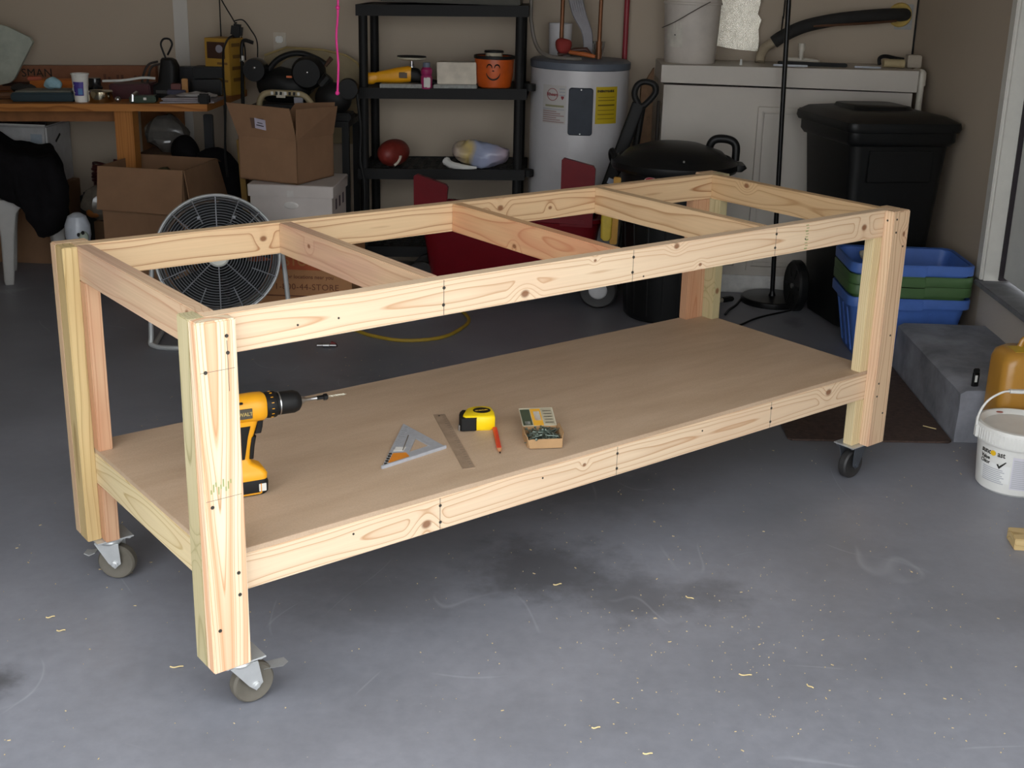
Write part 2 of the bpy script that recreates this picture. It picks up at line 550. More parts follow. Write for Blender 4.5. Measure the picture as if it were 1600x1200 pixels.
LOCAL = {}
def board(name, parent, lo, hi, axis, m, bev=0.0022):
    lo, hi = Vector(lo) * IN, Vector(hi) * IN
    c, s = (lo + hi) / 2, hi - lo
    if axis == 'x': dims, Rm = (s.x, s.y, s.z), Matrix.Identity(4)
    elif axis == 'y': dims, Rm = (s.y, s.x, s.z), RZ(PI / 2)
    else: dims, Rm = (s.z, s.y, s.x), RY(-PI / 2)
    mb = MB(); mb.box((0, 0, 0), dims, bev=bev)
    o = build(name, mb, m, parent)
    Mw = Matrix.Translation(c) @ Rm
    LOCAL[o] = Mw
    o.matrix_basis = (LOCAL[parent].inverted() @ Mw) if parent in LOCAL else Mw
    return o

def K(pts, cx, cz): return [((x - cx) * IN, (z - cz) * IN, r) for x, z, r in pts]
ct = TOPZ - 1.75
cl = LOWZ + 1.75
W_front = wood('wood_front_rail', 'e8cfb0', 'c79f7a', 'e2bc9c', K([(33.2, 34.45, .010), (54.1, 36.85, .008), (87.5, 35.4, .010), (42.3, 36.7, .004), (58, 34.3, .005)], L / 2, ct), 1.0, 0.0085, tintamt=.25)
W_low = wood('wood_low_rail', 'e8cfb0', 'c59c76', 'e0b998', K([(21.6, 12.6, .011), (83.7, 14.05, .011), (42, 14, .005)], L / 2, cl), 2.3, 0.009, tintamt=.25)
W_back = wood('wood_back_rail', 'e2c49c', 'a87650', 'd8ac84', K([(20.4, 35.6, .008), (53.2, 35.95, .009), (61.4, 35.2, .006)], L / 2, ct), 3.7, 0.011, tintamt=.2, warp=.02)
W_pink = wood('wood_end_rail', 'd3b596', 'c0987a', 'cba38d', [(-.32, .03, .008)], 5.1, 0.012, tintamt=.6, fibre=.2)
W_st1 = wood('wood_first_stretcher', 'd8b795', 'c39a7a', 'c9998a', [(.2, 0.01, .006)], 6.1, 0.011, tintamt=.6, fibre=.2)
W_st2 = wood('wood_second_stretcher', 'dcb488', 'bd8058', 'cf8f6c', [(.05, -.03, .007)], 7.2, 0.009, tintamt=.7, warp=.03)
W_st3 = wood('wood_third_stretcher', 'dfc098', 'b28860', 'd6ae8a', [], 8.4, 0.009, tintamt=.3)
W_endr = wood('wood_far_end_rail', 'd6b68c', 'b08a60', 'cda87c', [(.2, .03, .009)], 9.9, 0.006, tintamt=.3, tilt=.0)
W_legA = wood('wood_leg_front', 'ecdabc', 'bf9268', 'e6b48c', [], 10.3, 0.0085, tintamt=.35, tilt=-.035, oy=-.028, oz=.012, warp=.014, heart=.62)
W_green = wood('wood_greenish_side', 'c4b893', '9a9068', 'b3a67c', [(-.12, .0, .009)], 11.8, 0.007, oy=0.0, oz=-.05, tintamt=.5)
W_yel = wood('wood_yellow_side', 'cdb584', 'ab9160', 'c09f6c', [], 12.2, 0.016, oy=0.0, oz=-.05, tintamt=.4, fibre=.15)
W_legB = wood('wood_leg_back', 'd8bc98', 'b98f68', 'caa184', [], 13.4, 0.008, tintamt=.5)
W_red = wood('wood_reddish_filler', 'cda583', 'a97453', 'bf8663', [], 14.9, 0.007, tintamt=.6)
W_legC = wood('wood_leg_right', 'e2c4a2', 'b88c6c', 'd4a68c', [(.33, -.02, .007)], 15.5, 0.008, tintamt=.7)
W_stub = wood('wood_pale_stub', 'e2cfa4', 'c2a876', 'd8bd96', [], 16.5, 0.006, tintamt=.4)

z0, z1 = TOPZ - 3.5, TOPZ
fr = board('front_rail', bench, (0, 0, z0), (L, 1.5, z1), 'x', W_front)
br = board('back_rail', bench, (0, D - 1.5, z0), (L, D, z1), 'x', W_back)
er = board('end_rail', bench, (0, 1.5, z0), (1.5, D - 1.5, z1), 'y', W_pink)
board('end_rail', bench, (L - 1.5, 1.5, z0), (L, D - 1.5, z1), 'y', W_endr)
for xc, m in ((23.1, W_st1), (46.5, W_st2), (69.9, W_st3)):
    board('stretcher', bench, (xc - .75, 1.5, z0), (xc + .75, D - 1.5, z1), 'y', m)
z0, z1 = LOWZ, LOWZ + 3.5
fl = board('low_front_rail', bench, (0, 0, z0), (L, 1.5, z1), 'x', W_low)
board('low_back_rail', bench, (0, D - 1.5, z0), (L, D, z1), 'x', W_back)
board('low_end_rail', bench, (0, 1.5, z0), (1.5, D - 1.5, z1), 'y', W_stub)
board('low_end_rail', bench, (L - 1.5, 1.5, z0), (L, D - 1.5, z1), 'y', W_endr)
for xc in (23.1, 46.5, 69.9):
    board('low_stretcher', bench, (xc - .75, 1.5, z0), (xc + .75, D - 1.5, z1), 'y', W_st3)

def mdf_mat():
    m = newmat('brown_fibreboard'); t = NT(m)
    co = t.coord()
    f = t.noise(t.mapping(co, (1.2, 6, 6)), 2.0, 4.0, 0.6)
    c = t.ramp(f, [(0.3, lin('b99f84')), (0.7, lin('c9b096'))])
    g = t.noise(co, 260.0, 2.0)
    c = t.mix(0.25, c, t.ramp(g, [(0.3, (.6, .6, .6, 1)), (0.7, (1, 1, 1, 1))]), 'MULTIPLY')
    t.l.new(c, t.b.inputs['Base Color'])
    t.b.inputs['Roughness'].default_value = 0.55
    t.b.inputs['Specular IOR Level'].default_value = 0.35
    return m
M_mdf = mdf_mat()
sh = board('shelf_panel', bench, (0.05, 0.05, LOWZ + 3.5), (L - .05, D - .05, LOWZ + 4.0), 'x', M_mdf, bev=0.0008)
SHELFZ = (LOWZ + 4.0) * IN

def screw(parent, p, axis='y', r=0.0042):
    """screw or nail head set in a face, position in bench inches"""
    mb = MB(); mb.lathe([(0, 0), (r * .35, .0002), (r * .4, .0010), (r, .0012), (r, -.004)], 10)
    o = build('screw_head', mb, M_screw, parent)
    Rm = RX(PI / 2) if axis == 'y' else RY(-PI / 2)
    o.matrix_basis = LOCAL[parent].inverted() @ (Matrix.Translation(Vector(p) * IN) @ Rm)
    return o
def mark(parent, p, size, m=None, name='pencil_line'):
    mb = MB(); mb.box((0, 0, 0), [v * IN for v in size])
    o = build(name, mb, m or M_pencil, parent, smooth=0)
    o.matrix_basis = LOCAL[parent].inverted() @ Matrix.Translation(Vector(p) * IN)

for x in (23.5, 47.7, 70.6):
    screw(fr, (x, 0, 36.4)); screw(fr, (x - .05, 0, 34.75)); mark(fr, (x, 0, 35.45), (.06, .012, 3.4))
for x in (8.3, 12.3, 76.0, 49.3): screw(fr, (x, 0, 35.2 if x != 49.3 else 34.1), r=.0025)
for x in (23.2, 46.8, 72.5):
    screw(fl, (x, 0, 14.2)); screw(fl, (x + .02, 0, 12.4)); mark(fl, (x, 0, 13.3), (.06, .012, 3.4))
for x in (13.4, 36.2, 60.3): screw(fl, (x, 0, 13.9), r=.0028)
M_stamp = mat('faded_green_ink', '9aa06c', 0.9)
for k in range(9):      # faded grading stamps, no longer legible
    mark(fr, (76.2 + .12 * (k % 2), 0, 34.0 + k * .36), (.5, .01, .10 if k % 3 else .18), M_stamp, 'ink_stamp')

def leg(sx, sy, m_out, m_side, m_fill, fills, y1=2.26):
    """outer board facing along Y, ripped side board, filler blocks above the shelf and stubs under the rails"""
    def X(a, b): return (a, b) if sx < 0 else (L - b, L - a)
    def Y(a, b): return (a, b) if sy < 0 else (D - b, D - a)
    (xa, xb), (ya, yb) = X(-1.5, 2.0), Y(-1.5, 0)
    lg = board('leg', bench, (xa, ya, LEGZ), (xb, yb, TOPZ), 'z', m_out, bev=0.003)
    (xa, xb), (ya, yb) = X(-1.5, 0), Y(0, y1)
    board('side_board', lg, (xa, ya, LEGZ), (xb, yb, TOPZ), 'z', m_side)
    for (fx, fy, m) in fills:
        (xa, xb), (ya, yb) = X(*fx), Y(*fy)
        board('filler_block', lg, (xa, ya, LOWZ + 4.0), (xb, yb, TOPZ - 3.5), 'z', m)
        board('stub_block', lg, (xa, ya, LEGZ), (xb, yb, LOWZ), 'z', m)
    return lg
lgA = leg(-1, -1, W_legA, W_green, W_stub, [((0, 1.9), (0, 2.2), W_stub)])
for p in ((1.11, 35.8), (1.15, 34.35), (-.85, 32.96), (-.88, 21.0), (-.79, 9.26), (1.17, 14.28), (1.19, 12.16)):
    screw(lgA, (p[0], -1.5, p[1]))
mark(lgA, (1.13, -1.5, 33.2), (.05, .012, 4.4)); mark(lgA, (.2, -1.5, 32.96), (3.0, .012, .035)); mark(lgA, (.2, -1.5, 21.6), (3.2, .012, .035))
for k in range(9): mark(lgA, (-.9 + .22 * k, -1.5, 22.4 + .3 * (k % 3)), (.12, .01, .7 if k % 2 else .4), M_stamp, 'ink_stamp')
lgB = leg(-1, 1, W_legB, W_yel, W_red, [((0, 1.5), (0, 3.5), W_red)])
lgC = leg(1, -1, W_legC, W_legB, W_stub, [((0, 3.5), (0, 1.5), W_stub)])
for p in ((L - 1.3, 36.2), (L - 1.2, 34.5), (L + .6, 32.5), (L + .2, 20.5), (L - 1.1, 14.0), (L - 1.2, 12.2), (L + .5, 9.5)):
    screw(lgC, (p[0], -1.5, p[1]), r=.0035)
screw(lgC, (L - 2.0, -.6, 36.0), 'x', .0035)
lgD = leg(1, 1, W_legB, W_green, W_green, [((1.5, 5.0), (0, 1.5), W_red), ((0, 1.5), (0, 3.5), W_green)])

# casters
M_zinc = mat('zinc_plate', 'cccece', 0.35, 0.55, var=0.08)
M_dkst = mat('dark_caster_steel', '5a5f66', 0.42, 0.5)
M_rub = mat('grey_brown_rubber', '5f5a50', 0.6)
M_rubk = mat('black_rubber', '2c2b2b', 0.55)
def caster(px, py, yaw, swivel, metal, rub, trail=1.2, brake=True):
    """mounting plate and fork are the part, wheel and brake its pieces; placed in bench inches"""
    h = LEGZ * IN
    mb = MB()
    for sx in (-1, 1):
        for sy in (-1, 1):
            mb.lathe([(0, -.009), (.006, -.009), (.006, -.004)], 8, (sx * .040, sy * .031, h))
    c = bpy.data.objects.new('x', None)
    Rz = RZ(yaw)
    base = len(mb.bm.verts)
    if swivel:
        mb.lathe([(0.0, h - .022), (.030, h - .022), (.036, h - .014), (.030, h - .004), (0, h - .004)], 24)
    tr = trail * IN
    top = h - .018 if swivel else h - .004
    w0 = .026 if swivel else .034
    for s in (-1, 1):
        pts = [(-.030, s * w0, top), (.036, s * w0, top), (tr + .017, s * .023, .052), (tr, s * .023, .036), (tr - .017, s * .023, .052)]
        pts = [Rz @ Vector(p) for p in pts]
        mb.panel(pts, .003)
        mb.lathe([(0, 0), (.009, 0), (.009, .004), (.005, .005), (.005, .008), (0, .008)], 12,
                 Rz @ Vector((tr, s * .0245, .0508)), Rz @ RX(-s * PI / 2))
    if swivel:
        q = [Rz @ Vector(p) for p in ((-.030, -.026, top), (.036, -.026, top), (.036, .026, top), (-.030, .026, top))]
        mb.panel(q, .003)
    o = build('caster', mb, metal, bench, loc=(px * IN, py * IN, 0))
    mb = MB(); mb.box((0, 0, h - .0022), (.100, .084, .004), bev=.001); build('mounting_plate', mb, M_zinc, o)
    mb = MB()
    W = Rz @ Matrix.Translation((tr, 0, .0508)) @ RX(PI / 2)
    mb.lathe([(.010, -.014), (.030, -.012), (.038, -.016), (.046, -.016), (.0505, -.010), (.0508, 0), (.0505, .010), (.046, .016), (.038, .016), (.030, .012), (.010, .014)],
             40, M=W)
    build('wheel', mb, rub, o)
    if brake:
        mb = MB()
        P = [(.045 + tr * .3, -.016, .078), (tr + .072, -.018, .070), (tr + .088, -.012, .073), (tr + .088, .012, .073), (tr + .072, .018, .070), (.045 + tr * .3, .016, .078)]
        mb.panel([Rz @ Vector(p) for p in P], .003)
        build('brake_pedal', mb, metal, o)
    return o
caster(1.6, .45, 0.0, True, M_zinc, M_rub)
caster(1.1, D - 1.6, math.radians(-40 + 180), True, M_zinc, M_rub, trail=-0.6)
caster(L - 2.1, .9, 0.0, False, M_dkst, M_rubk, trail=0.0, brake=False)
caster(L - 1.3, D - .8, 0.0, False, M_dkst, M_rubk, trail=0.0, brake=False)

# ================================================================ things on the workbench shelf
SZ = SHELFZ
M_yel = mat('tool_yellow', 'f0a818', 0.42, var=0.05)
M_blk = mat('tool_black', '141414', 0.55, var=0.1, spec=.3)
M_blkg = mat('glossy_black', '0f0f10', 0.3, var=0.1, spec=.35)
M_steel = mat('bright_steel', 'b8b8b8', 0.28, 1.0, var=0.05)
M_white = mat('white_plastic', 'dcdcd8', 0.4, var=0.04)
M_print = mat('black_print', '26241f', 0.7, var=0.0)
M_grey = mat('grey_print', 'a3a5ab', 0.7, var=0.0)
M_paper = mat('white_label_paper', 'd9d8d2', 0.7, var=0.03)

# cordless drill standing on its battery, chuck pointing away to the right
dr = thing('cordless_drill', 'yellow and black cordless drill standing on its battery behind the near leg', 'drill', (-0.766, 2.768, SZ), math.radians(29))
def yz_loop(x, w, h, zc, r, y0=0.0): return [(x, y0 + p[0], zc + p[1]) for p in rrect(w, h, r, 4)]
mb = MB()       # battery
loft(mb, [[(p[0] - .012, p[1], z) for p in rrect(w, d, .016, 4)] for w, d, z in ((.118, .070, 0.0), (.126, .078, .006), (.128, .080, .030), (.122, .076, .040))])
bt = build('battery', mb, M_blk, dr, smooth=30)
for y in (-.0405, .0405):
    for x in (-.030, .030):
        mb = MB(); mb.box((x, y, .018), (.004, .003, .026), bev=.001); build('battery_trim', mb, mat('battery_yellow_trim', 'd6951c', 0.5), bt)
    mb = MB(); mb.box((0, y, .006), (.058, .003, .004), bev=.001); build('battery_trim', mb, mat('battery_yellow_trim', 'd6951c', 0.5), bt)
mb = MB(); mb.box((.034, -.0402, .020), (.018, .002, .020), bev=.0008); build('battery_label', mb, M_paper, bt)
mb = MB()       # yellow foot above the battery
loft(mb, [[(p[0] + dx, p[1], z) for p in rrect(w, d, .014, 4)] for w, d, z, dx in
          ((.122, .076, .040, -.012), (.124, .076, .052, -.012), (.112, .068, .064, -.014), (.060, .046, .078, -.012), (.042, .036, .090, -.008))])
build('drill_foot', mb, M_yel, dr)
mb = MB()       # handle, leaning a little
loft(mb, [[(p[0] + dx, p[1], z) for p in rrect(w, d, .015, 4)] for w, d, z, dx in
          ((.044, .036, .086, -.008), (.042, .034, .110, -.004), (.044, .035, .140, .001), (.052, .036, .165, .005), (.060, .040, .188, .008))])
hd = build('drill_handle', mb, M_yel, dr)
for s in (-1, 1):
    mb = MB()
    loft(mb, [[(p[0] + dx, s * (.0185 + .0006) + p[1], z) for p in rrect(w, .006, .002, 3)] for w, z, dx in
              ((.020, .092, -.012), (.022, .120, -.008), (.024, .150, -.004), (.030, .176, .000))])
    build('rubber_grip', mb, M_blk, hd)
mb = MB()
loft(mb, [[(p[0] + dx, p[1], z) for p in rrect(w, .030, .006, 3)] for w, z, dx in ((.012, .088, .016), (.014, .12, .019), (.016, .145, .023))])
build('rubber_grip', mb, M_blk, hd)
mb = MB(); loft(mb, [[(p[0] + dx, p[1], z) for p in rrect(.018, .016, .005, 3)] for z, dx in ((.150, .036), (.165, .040), (.182, .042))])
build('trigger', mb, M_blk, hd)
mb = MB()       # motor housing
loft(mb, [yz_loop(x, w, h, .218, min(w, h) * .42) for x, w, h in ((-.088, .034, .034), (-.080, .056, .056), (-.060, .064, .064), (-.010, .066, .068), (.030, .068, .070), (.050, .066, .068), (.056, .058, .060))])
mh = build('motor_housing', mb, M_yel, dr, smooth=50)
for k in range(3):
    mb = MB()
    for s in (-1, 1): mb.box((-.055 + k * .022, s * .0325, .242), (.014, .006, .005), bev=.001)
    build('vent_slot', mb, M_blk, mh)
mb = MB()
for s in (-1, 1): mb.box((-.008, s * .0335, .214), (.052, .003, .026), bev=.001)
pl = build('name_plate', mb, mat('plate_dark_bronze', '4a4436', 0.4), mh)
text('plate_lettering', 'DEWALT', .0125, mat('plate_gold', 'b39c5a', 0.5, var=0), mh, T(-.032, -.0352, .2095) @ FACE_Y, bold=.0003)
mb = MB(); mb.lathe([(0, .056), (.031, .056), (.0325, .062), (.0325, .080), (.030, .084), (0, .084)], 32, M=T(0, 0, .218) @ RY(PI / 2))
cl_ = build('clutch_ring', mb, M_blk, dr)
for k in range(14):
    a = 2 * PI * k / 14
    mb = MB(); mb.box((.070, .0325 * math.cos(a), .218 + .0325 * math.sin(a)), (.006, .0016, .0016), rot=RX(a).to_3x3())
    build('clutch_mark', mb, M_yel, cl_)
mb = MB(); mb.lathe([(0, .084), (.0275, .084), (.0285, .088), (.0285, .128), (.024, .140), (.016, .146), (0, .146)], 28, M=T(0, 0, .218) @ RY(PI / 2))
ch = build('chuck', mb, M_blk, dr)
mb = MB(); mb.lathe([(.0286, .0895), (.0292, .0895), (.0292, .0925), (.0286, .0925)], 28, M=T(0, 0, .218) @ RY(PI / 2)); build('chuck_band', mb, M_steel, ch)
mb = MB(); mb.lathe([(0, .146), (.011, .146), (.008, .156), (.0052, .160), (.0052, .190), (0, .190)], 12, M=T(0, 0, .218) @ RY(PI / 2))
bh = build('bit_holder', mb, M_steel, dr)
mb = MB(); mb.lathe([(0, .188), (.006, .188), (.006, .204), (.009, .206), (.009, .214), (.005, .217), (0, .217)], 6, M=T(0, 0, .218) @ RY(PI / 2)); build('countersink', mb, M_blkg, bh)
mb = MB()
for s in (0, PI):
    mb.tube([(.215 + .045 * i / 24, .0018 * math.cos(s + i * .9), .218 + .0018 * math.sin(s + i * .9)) for i in range(25)], .0014, 6)
mb.tube([(.258, 0, .218), (.266, 0, .218)], [.0022, .0003], 6)
build('twist_bit', mb, mat('bit_steel', 'd8d4c4', 0.3, 0.8), bh)

# speed square: right angle near, fence along one short side, orange sticker at the left corner
sq = thing('speed_square', 'triangular silver metal speed square with an orange sticker lying on the shelf', 'square')
A_, B_, C_ = Vector((-0.452, 2.933)), Vector((-0.438, 3.255)), Vector((-0.300, 3.092))
M_alu = mat('cast_aluminium', 'b9bdc4', 0.5, 0.35, var=0.08, scale=60)
th_ = .004
cen = (A_ + B_ + C_) / 3
def ins(k, shift=(0, 0)): return [(p.x * k + cen.x * (1 - k) + shift[0], p.y * k + cen.y * (1 - k) + shift[1]) for p in (A_, B_, C_)]
mb = MB()
outer = [tuple(A_), tuple(B_), tuple(C_)]
def tri_ring(out, inn, z0, z1):
    vo = [mb.bm.verts.new((x, y, z)) for z in (z0, z1) for x, y in out]
    vi = [mb.bm.verts.new((x, y, z)) for z in (z0, z1) for x, y in inn]
    for i in range(3):
        j = (i + 1) % 3
        mb.bm.faces.new((vo[i], vo[j], vo[j + 3], vo[i + 3])); mb.bm.faces.new((vi[j], vi[i], vi[i + 3], vi[j + 3]))
        mb.bm.faces.new((vo[i + 3], vo[j + 3], vi[j + 3], vi[i + 3])); mb.bm.faces.new((vo[j], vo[i], vi[i], vi[j]))
tri_ring(outer, ins(.32, (.020, .004)), SZ + .0005, SZ + th_ + .0005)
build('square_plate', mb, M_alu, sq, smooth=0)
mb = MB()
d = (C_ - A_).normalized(); n_ = Vector((d.y, -d.x))
mid = (A_ + C_) / 2
mb.box((mid.x, mid.y, SZ + .0045), ((C_ - A_).length, .007, .009), rot=(0, 0, math.atan2(d.y, d.x)), bev=.001)
build('square_fence', mb, M_alu, sq)
mb = MB()       # scribing slot along the left side
e = (B_ - A_).normalized(); p0 = A_ + (B_ - A_) * .36 + Vector((.034, .004)); p1 = A_ + (B_ - A_) * .72 + Vector((.030, .0))
mb.tube([(p0.x, p0.y, SZ + .0046), (p1.x, p1.y, SZ + .0046)], .0016, 6); build('scribe_slot', mb, mat('slot_shadow_brown', '6d655a', 0.8), sq)
st = [A_ + Vector((.012, .032)), A_ + Vector((.016, .098)), A_ + Vector((.050, .106)), A_ + Vector((.062, .082)), A_ + Vector((.042, .044))]
mb = MB(); mb.panel([(p.x, p.y, SZ + .005) for p in st], .0006); build('orange_sticker', mb, mat('orange_sticker', 'e08a2a', 0.5), sq)
for k in range(5):
    p = A_ + Vector((.007 + k * .0006, .026 + k * .017))
    mb = MB(); mb.box((p.x, p.y, SZ + .0051), (.008, .011, .0006), rot=(0, 0, .2)); build('sticker_mark', mb, M_print, sq)
for k in range(12):
    p = A_ + (B_ - A_) * (.42 + k * .045) + Vector((.012, 0))
    mb = MB(); mb.box((p.x, p.y, SZ + .0047), (.010 if k % 3 else .016, .0012, .0006)); build('scale_mark', mb, mat('scale_grey', '6f7276', .6), sq)
mb = MB(); p = A_ + Vector((.020, .112)); mb.panel([(p.x - .006, p.y, SZ + .0050), (p.x + .022, p.y + .006, SZ + .0050), (p.x + .026, p.y + .034, SZ + .0050), (p.x - .002, p.y + .03, SZ + .0050)], .0006)
build('white_sticker', mb, M_paper, sq)

# flat steel rule
ru = thing('steel_rule', 'long flat brownish steel rule lying between square and tape measure', 'ruler')
mb = MB(); mb.panel([(-.362, 3.345, SZ + .0010), (-.329, 3.353, SZ + .0010), (-.209, 2.961, SZ + .0010), (-.241, 2.949, SZ + .0010)], .0014)
build('rule_blade', mb, mat('worn_steel_rule', 'a08a74', 0.5, 0.15, var=.15, scale=30), ru, smooth=0)
for k in range(24):
    t_ = (k + .5) / 24
    p = Vector((-.332, 3.350)).lerp(Vector((-.213, 2.960)), t_)
    mb = MB(); mb.box((p.x - .004, p.y, SZ + .0019), (.008 if k % 4 else .014, .0009, .0003), rot=(0, 0, .28)); build('rule_mark', mb, mat('rule_mark', '5d5148', .6), ru)
mb = MB(); mb.lathe([(0, 0), (.003, 0), (.003, .0004), (0, .0004)], 12, (-.344, 3.335, SZ + .0016)); build('rule_hole', mb, M_blk, ru)

# tape measure lying with its face up
tp = thing('tape_measure', 'yellow tape measure with black grip lying on the shelf', 'tape measure', (-.224, 3.272, SZ), math.radians(12))
tp.scale = (.97, 1, .80)
prof = [(-.045, -.040), (.030, -.044), (.044, -.034), (.047, 0), (.043, .036), (.022, .048), (-.010, .046), (-.030, .034), (-.040, .010), (-.048, -.012), (-.052, -.030)]
def shape(k, z): return [(x * k, y * k, z) for x, y in prof]
mb = MB(); loft(mb, [shape(.93, 0), shape(1, .006), shape(1, .046), shape(.95, .052), shape(.86, .055)])
tc = build('tape_case', mb, mat('tape_yellow', 'f2d112', 0.38, var=.04), tp, smooth=40)
gp = [(-.056, -.046), (-.016, -.047), (-.010, -.040), (-.016, -.026), (-.026, -.018), (-.034, .004), (-.036, .024), (-.044, .026), (-.054, .010), (-.060, -.014), (-.062, -.034)]
mb = MB(); loft(mb, [[(x, y, z) for x, y in gp] for z in (.003, .050)]); build('rubber_grip', mb, M_blk, tp, smooth=30)
mb = MB(); mb.lathe([(0, 0), (.026, 0), (.026, .0012), (0, .0012)], 32, (.010, .006, .0548), sy=.86); build('oval_label', mb, M_blkg, tp)
text('label_lettering', 'STANLEY', .0095, mat('tape_label_yellow', 'd8b640', .5, var=0), tp, T(.010, .002, .0562) @ RZ(math.radians(10)), align='CENTER', bold=.0003)
mb = MB(); mb.box((-.062, -.034, .012), (.004, .014, .020), bev=.001); build('end_hook', mb, M_steel, tp)

# carpenter's pencil
pc = thing('carpenter_pencil', 'flat red carpenter pencil lying beside the tape measure', 'pencil', (-.162, 3.150, SZ), math.atan2(3.244 - 3.055, -.176 + .149))
mb = MB(); loft(mb, [[(x, p[0], .0042 + p[1]) for p in rrect(w, h, .002, 3)] for x, w, h in ((-.062, .0128, .0078), (.094, .0128, .0078))]); build('pencil_body', mb, mat('pencil_red', 'd8452a', .45), pc)
mb = MB(); loft(mb, [[(x, p[0], .0042 + p[1]) for p in rrect(w, h, w * .15, 3)] for x, w, h in ((-.084, .004, .0035), (-.062, .0126, .0076))]); build('pencil_cone', mb, mat('pencil_wood', 'c98d62', .6), pc)
mb = MB(); loft(mb, [[(x, p[0], .0042 + p[1]) for p in rrect(w, h, .0004, 3)] for x, w, h in ((-.092, .002, .0012), (-.084, .004, .0034))]); build('pencil_lead', mb, M_blk, pc)

# open card box of screws
sb = thing('screw_box', 'small open cardboard box full of grey screws on the shelf', 'box', (-.038, 3.170, SZ), math.radians(11))
sb.scale = (.92, .92, .92)
M_card = mat('box_cardboard', 'a5825a', .8, var=.08)
w_, d_, h_ = .106, .098, .030
mb = MB(); mb.box((0, 0, .001), (w_, d_, .002)); mb.box((0, -d_ / 2, h_ * .42), (w_, .002, h_ * .84)); mb.box((0, d_ / 2, h_ / 2), (w_, .002, h_))
mb.box((-w_ / 2, 0, h_ / 2), (.002, d_, h_)); mb.box((w_ / 2, 0, h_ / 2), (.002, d_, h_)); build('carton', mb, M_card, sb, smooth=0)
mb = MB(); mb.panel([(-w_ / 2, d_ / 2, h_), (w_ / 2, d_ / 2, h_), (w_ / 2 + .002, d_ / 2 + .098, h_ + .022), (-w_ / 2 + .002, d_ / 2 + .098, h_ + .022)], .002)
fl_ = build('lid_flap', mb, mat('flap_cream_print', 'b8b19a', .7), sb)
def on_flap(u0, u1, v0, v1, name, m):
    a, b = Vector((-w_ / 2 + .001, d_ / 2 - .0012, h_ + .0012)), Vector((0, .098, .022))
    q = [a + Vector((w_ * u, 0, 0)) + b * v for u, v in ((u0, v0), (u1, v0), (u1, v1), (u0, v1))]
    mb = MB(); mb.panel(q, .0006); build(name, mb, m, fl_, smooth=0)
on_flap(.02, .30, .05, .92, 'dark_print_panel', mat('dark_green_print', '3d4634', .6))
on_flap(.32, .62, .02, .95, 'yellow_print_panel', mat('amber_print', 'd7a032', .6))
on_flap(.40, .58, .30, .80, 'pale_print_panel', M_paper)
on_flap(.64, .96, .06, .95, 'grey_print_panel', mat('beige_print', 'a59d86', .6))
on_flap(.08, .24, .08, .26, 'barcode_patch', M_paper)
for k in range(5): on_flap(.68, .93, .15 + k * .16, .20 + k * .16, 'print_line', mat('print_line_dark', '6d6756', .6))
for s, (x0) in ((-1, -w_ / 2), (1, w_ / 2)):
    mb = MB(); mb.panel([(x0, -d_ / 2, h_), (x0, d_ / 2, h_), (x0 + s * .006, d_ / 2 - .01, h_ + .012), (x0 + s * .006, -d_ / 2 + .01, h_ + .010)], .0015); build('side_flap', mb, M_card, sb, smooth=0)
mb = MB(); mb.panel([(-w_ / 2, -d_ / 2, h_ * .84), (w_ / 2, -d_ / 2, h_ * .84), (w_ / 2 - .004, -d_ / 2 - .018, .003), (-w_ / 2 + .004, -d_ / 2 - .018, .003)], .0015)
build('front_flap', mb, M_card, sb, smooth=0)
M_scr = mat('grey_green_zinc', '7d8a80', .35, .8)
rnd = random.Random(3)
scr = MB(); scr.lathe([(0, .022), (.0016, .018), (.0016, -.014), (.0048, -.020), (0, -.021)], 6)
first = build('screw', scr, M_scr, sb)
for k in range(110):
    o = first if k == 0 else first.copy()
    if k: COL.objects.link(o)
    o.location = (rnd.uniform(-.042, .042), rnd.uniform(-.039, .039), .006 + .022 * (k / 110) + rnd.uniform(0, .004))
    o.rotation_euler = (rnd.uniform(-PI, PI), PI / 2 + rnd.uniform(-.35, .35), rnd.uniform(-PI, PI))

# ================================================================ loose things on the floor near the bench
ml = MB(); 
loft(ml, [[(x, y, z) for x, y in ((.87, 4.262), (.885, 4.248), (1.478, 4.275), (1.494, 4.29), (1.494, 5.20), (.87, 5.20))] for z in (.001, .008)])
tag(build('door_mat', ml, mat('brown_coir_mat', '4a3a33', .95, var=.3, scale=60, bump=.8)), 'dark brown flat mat on the floor before the concrete step', 'mat')

# pail of pool chlorine
pl = thing('plastic_pail', 'white lidded pail with raised handle and printed label, standing at right edge', 'pail', (1.588, 3.905, 0), 0)
pl.scale = (1, 1, .88)
PR = .135
mb = MB(); mb.lathe([(0, .002), (.112, 0), (.121, .010), (.128, .12), (.133, .208), (0, .208)], 56); build('pail_body', mb, M_white, pl)
mb = MB(); mb.lathe([(.134, .196), (.1425, .196), (.146, .204), (.146, .252), (.143, .262), (.132, .264), (.126, .258), (.118, .247), (0, .246)], 72)
ld = build('pail_lid', mb, M_white, pl)
for k in range(72):
    a = 2 * PI * k / 72
    if not (-.95 * PI < a - 2 * PI < -.02 * PI or PI < a < 2 * PI): continue
    mb = MB(); mb.box((.1462 * math.cos(a), .1462 * math.sin(a), .228), (.003, .005, .044), rot=(0, 0, a), bev=.0008); build('lid_rib', mb, M_white, ld)
mb = MB(); mb.lathe([(0, 0), (.012, 0), (.012, .0015), (0, .0015)], 16, (-.042, .092, .2645), sy=.6); build('red_tab', mb, mat('dull_red_spot', '9a4a44', .5), ld)
mb = MB()
hp = spline([(-.150, 0, .225), (-.146, .002, .290), (-.120, .006, .345), (-.075, .010, .378), (-.040, .012, .384), (.040, .012, .384), (.075, .010, .378), (.120, .006, .345), (.146, .002, .290), (.150, 0, .225)], 6)
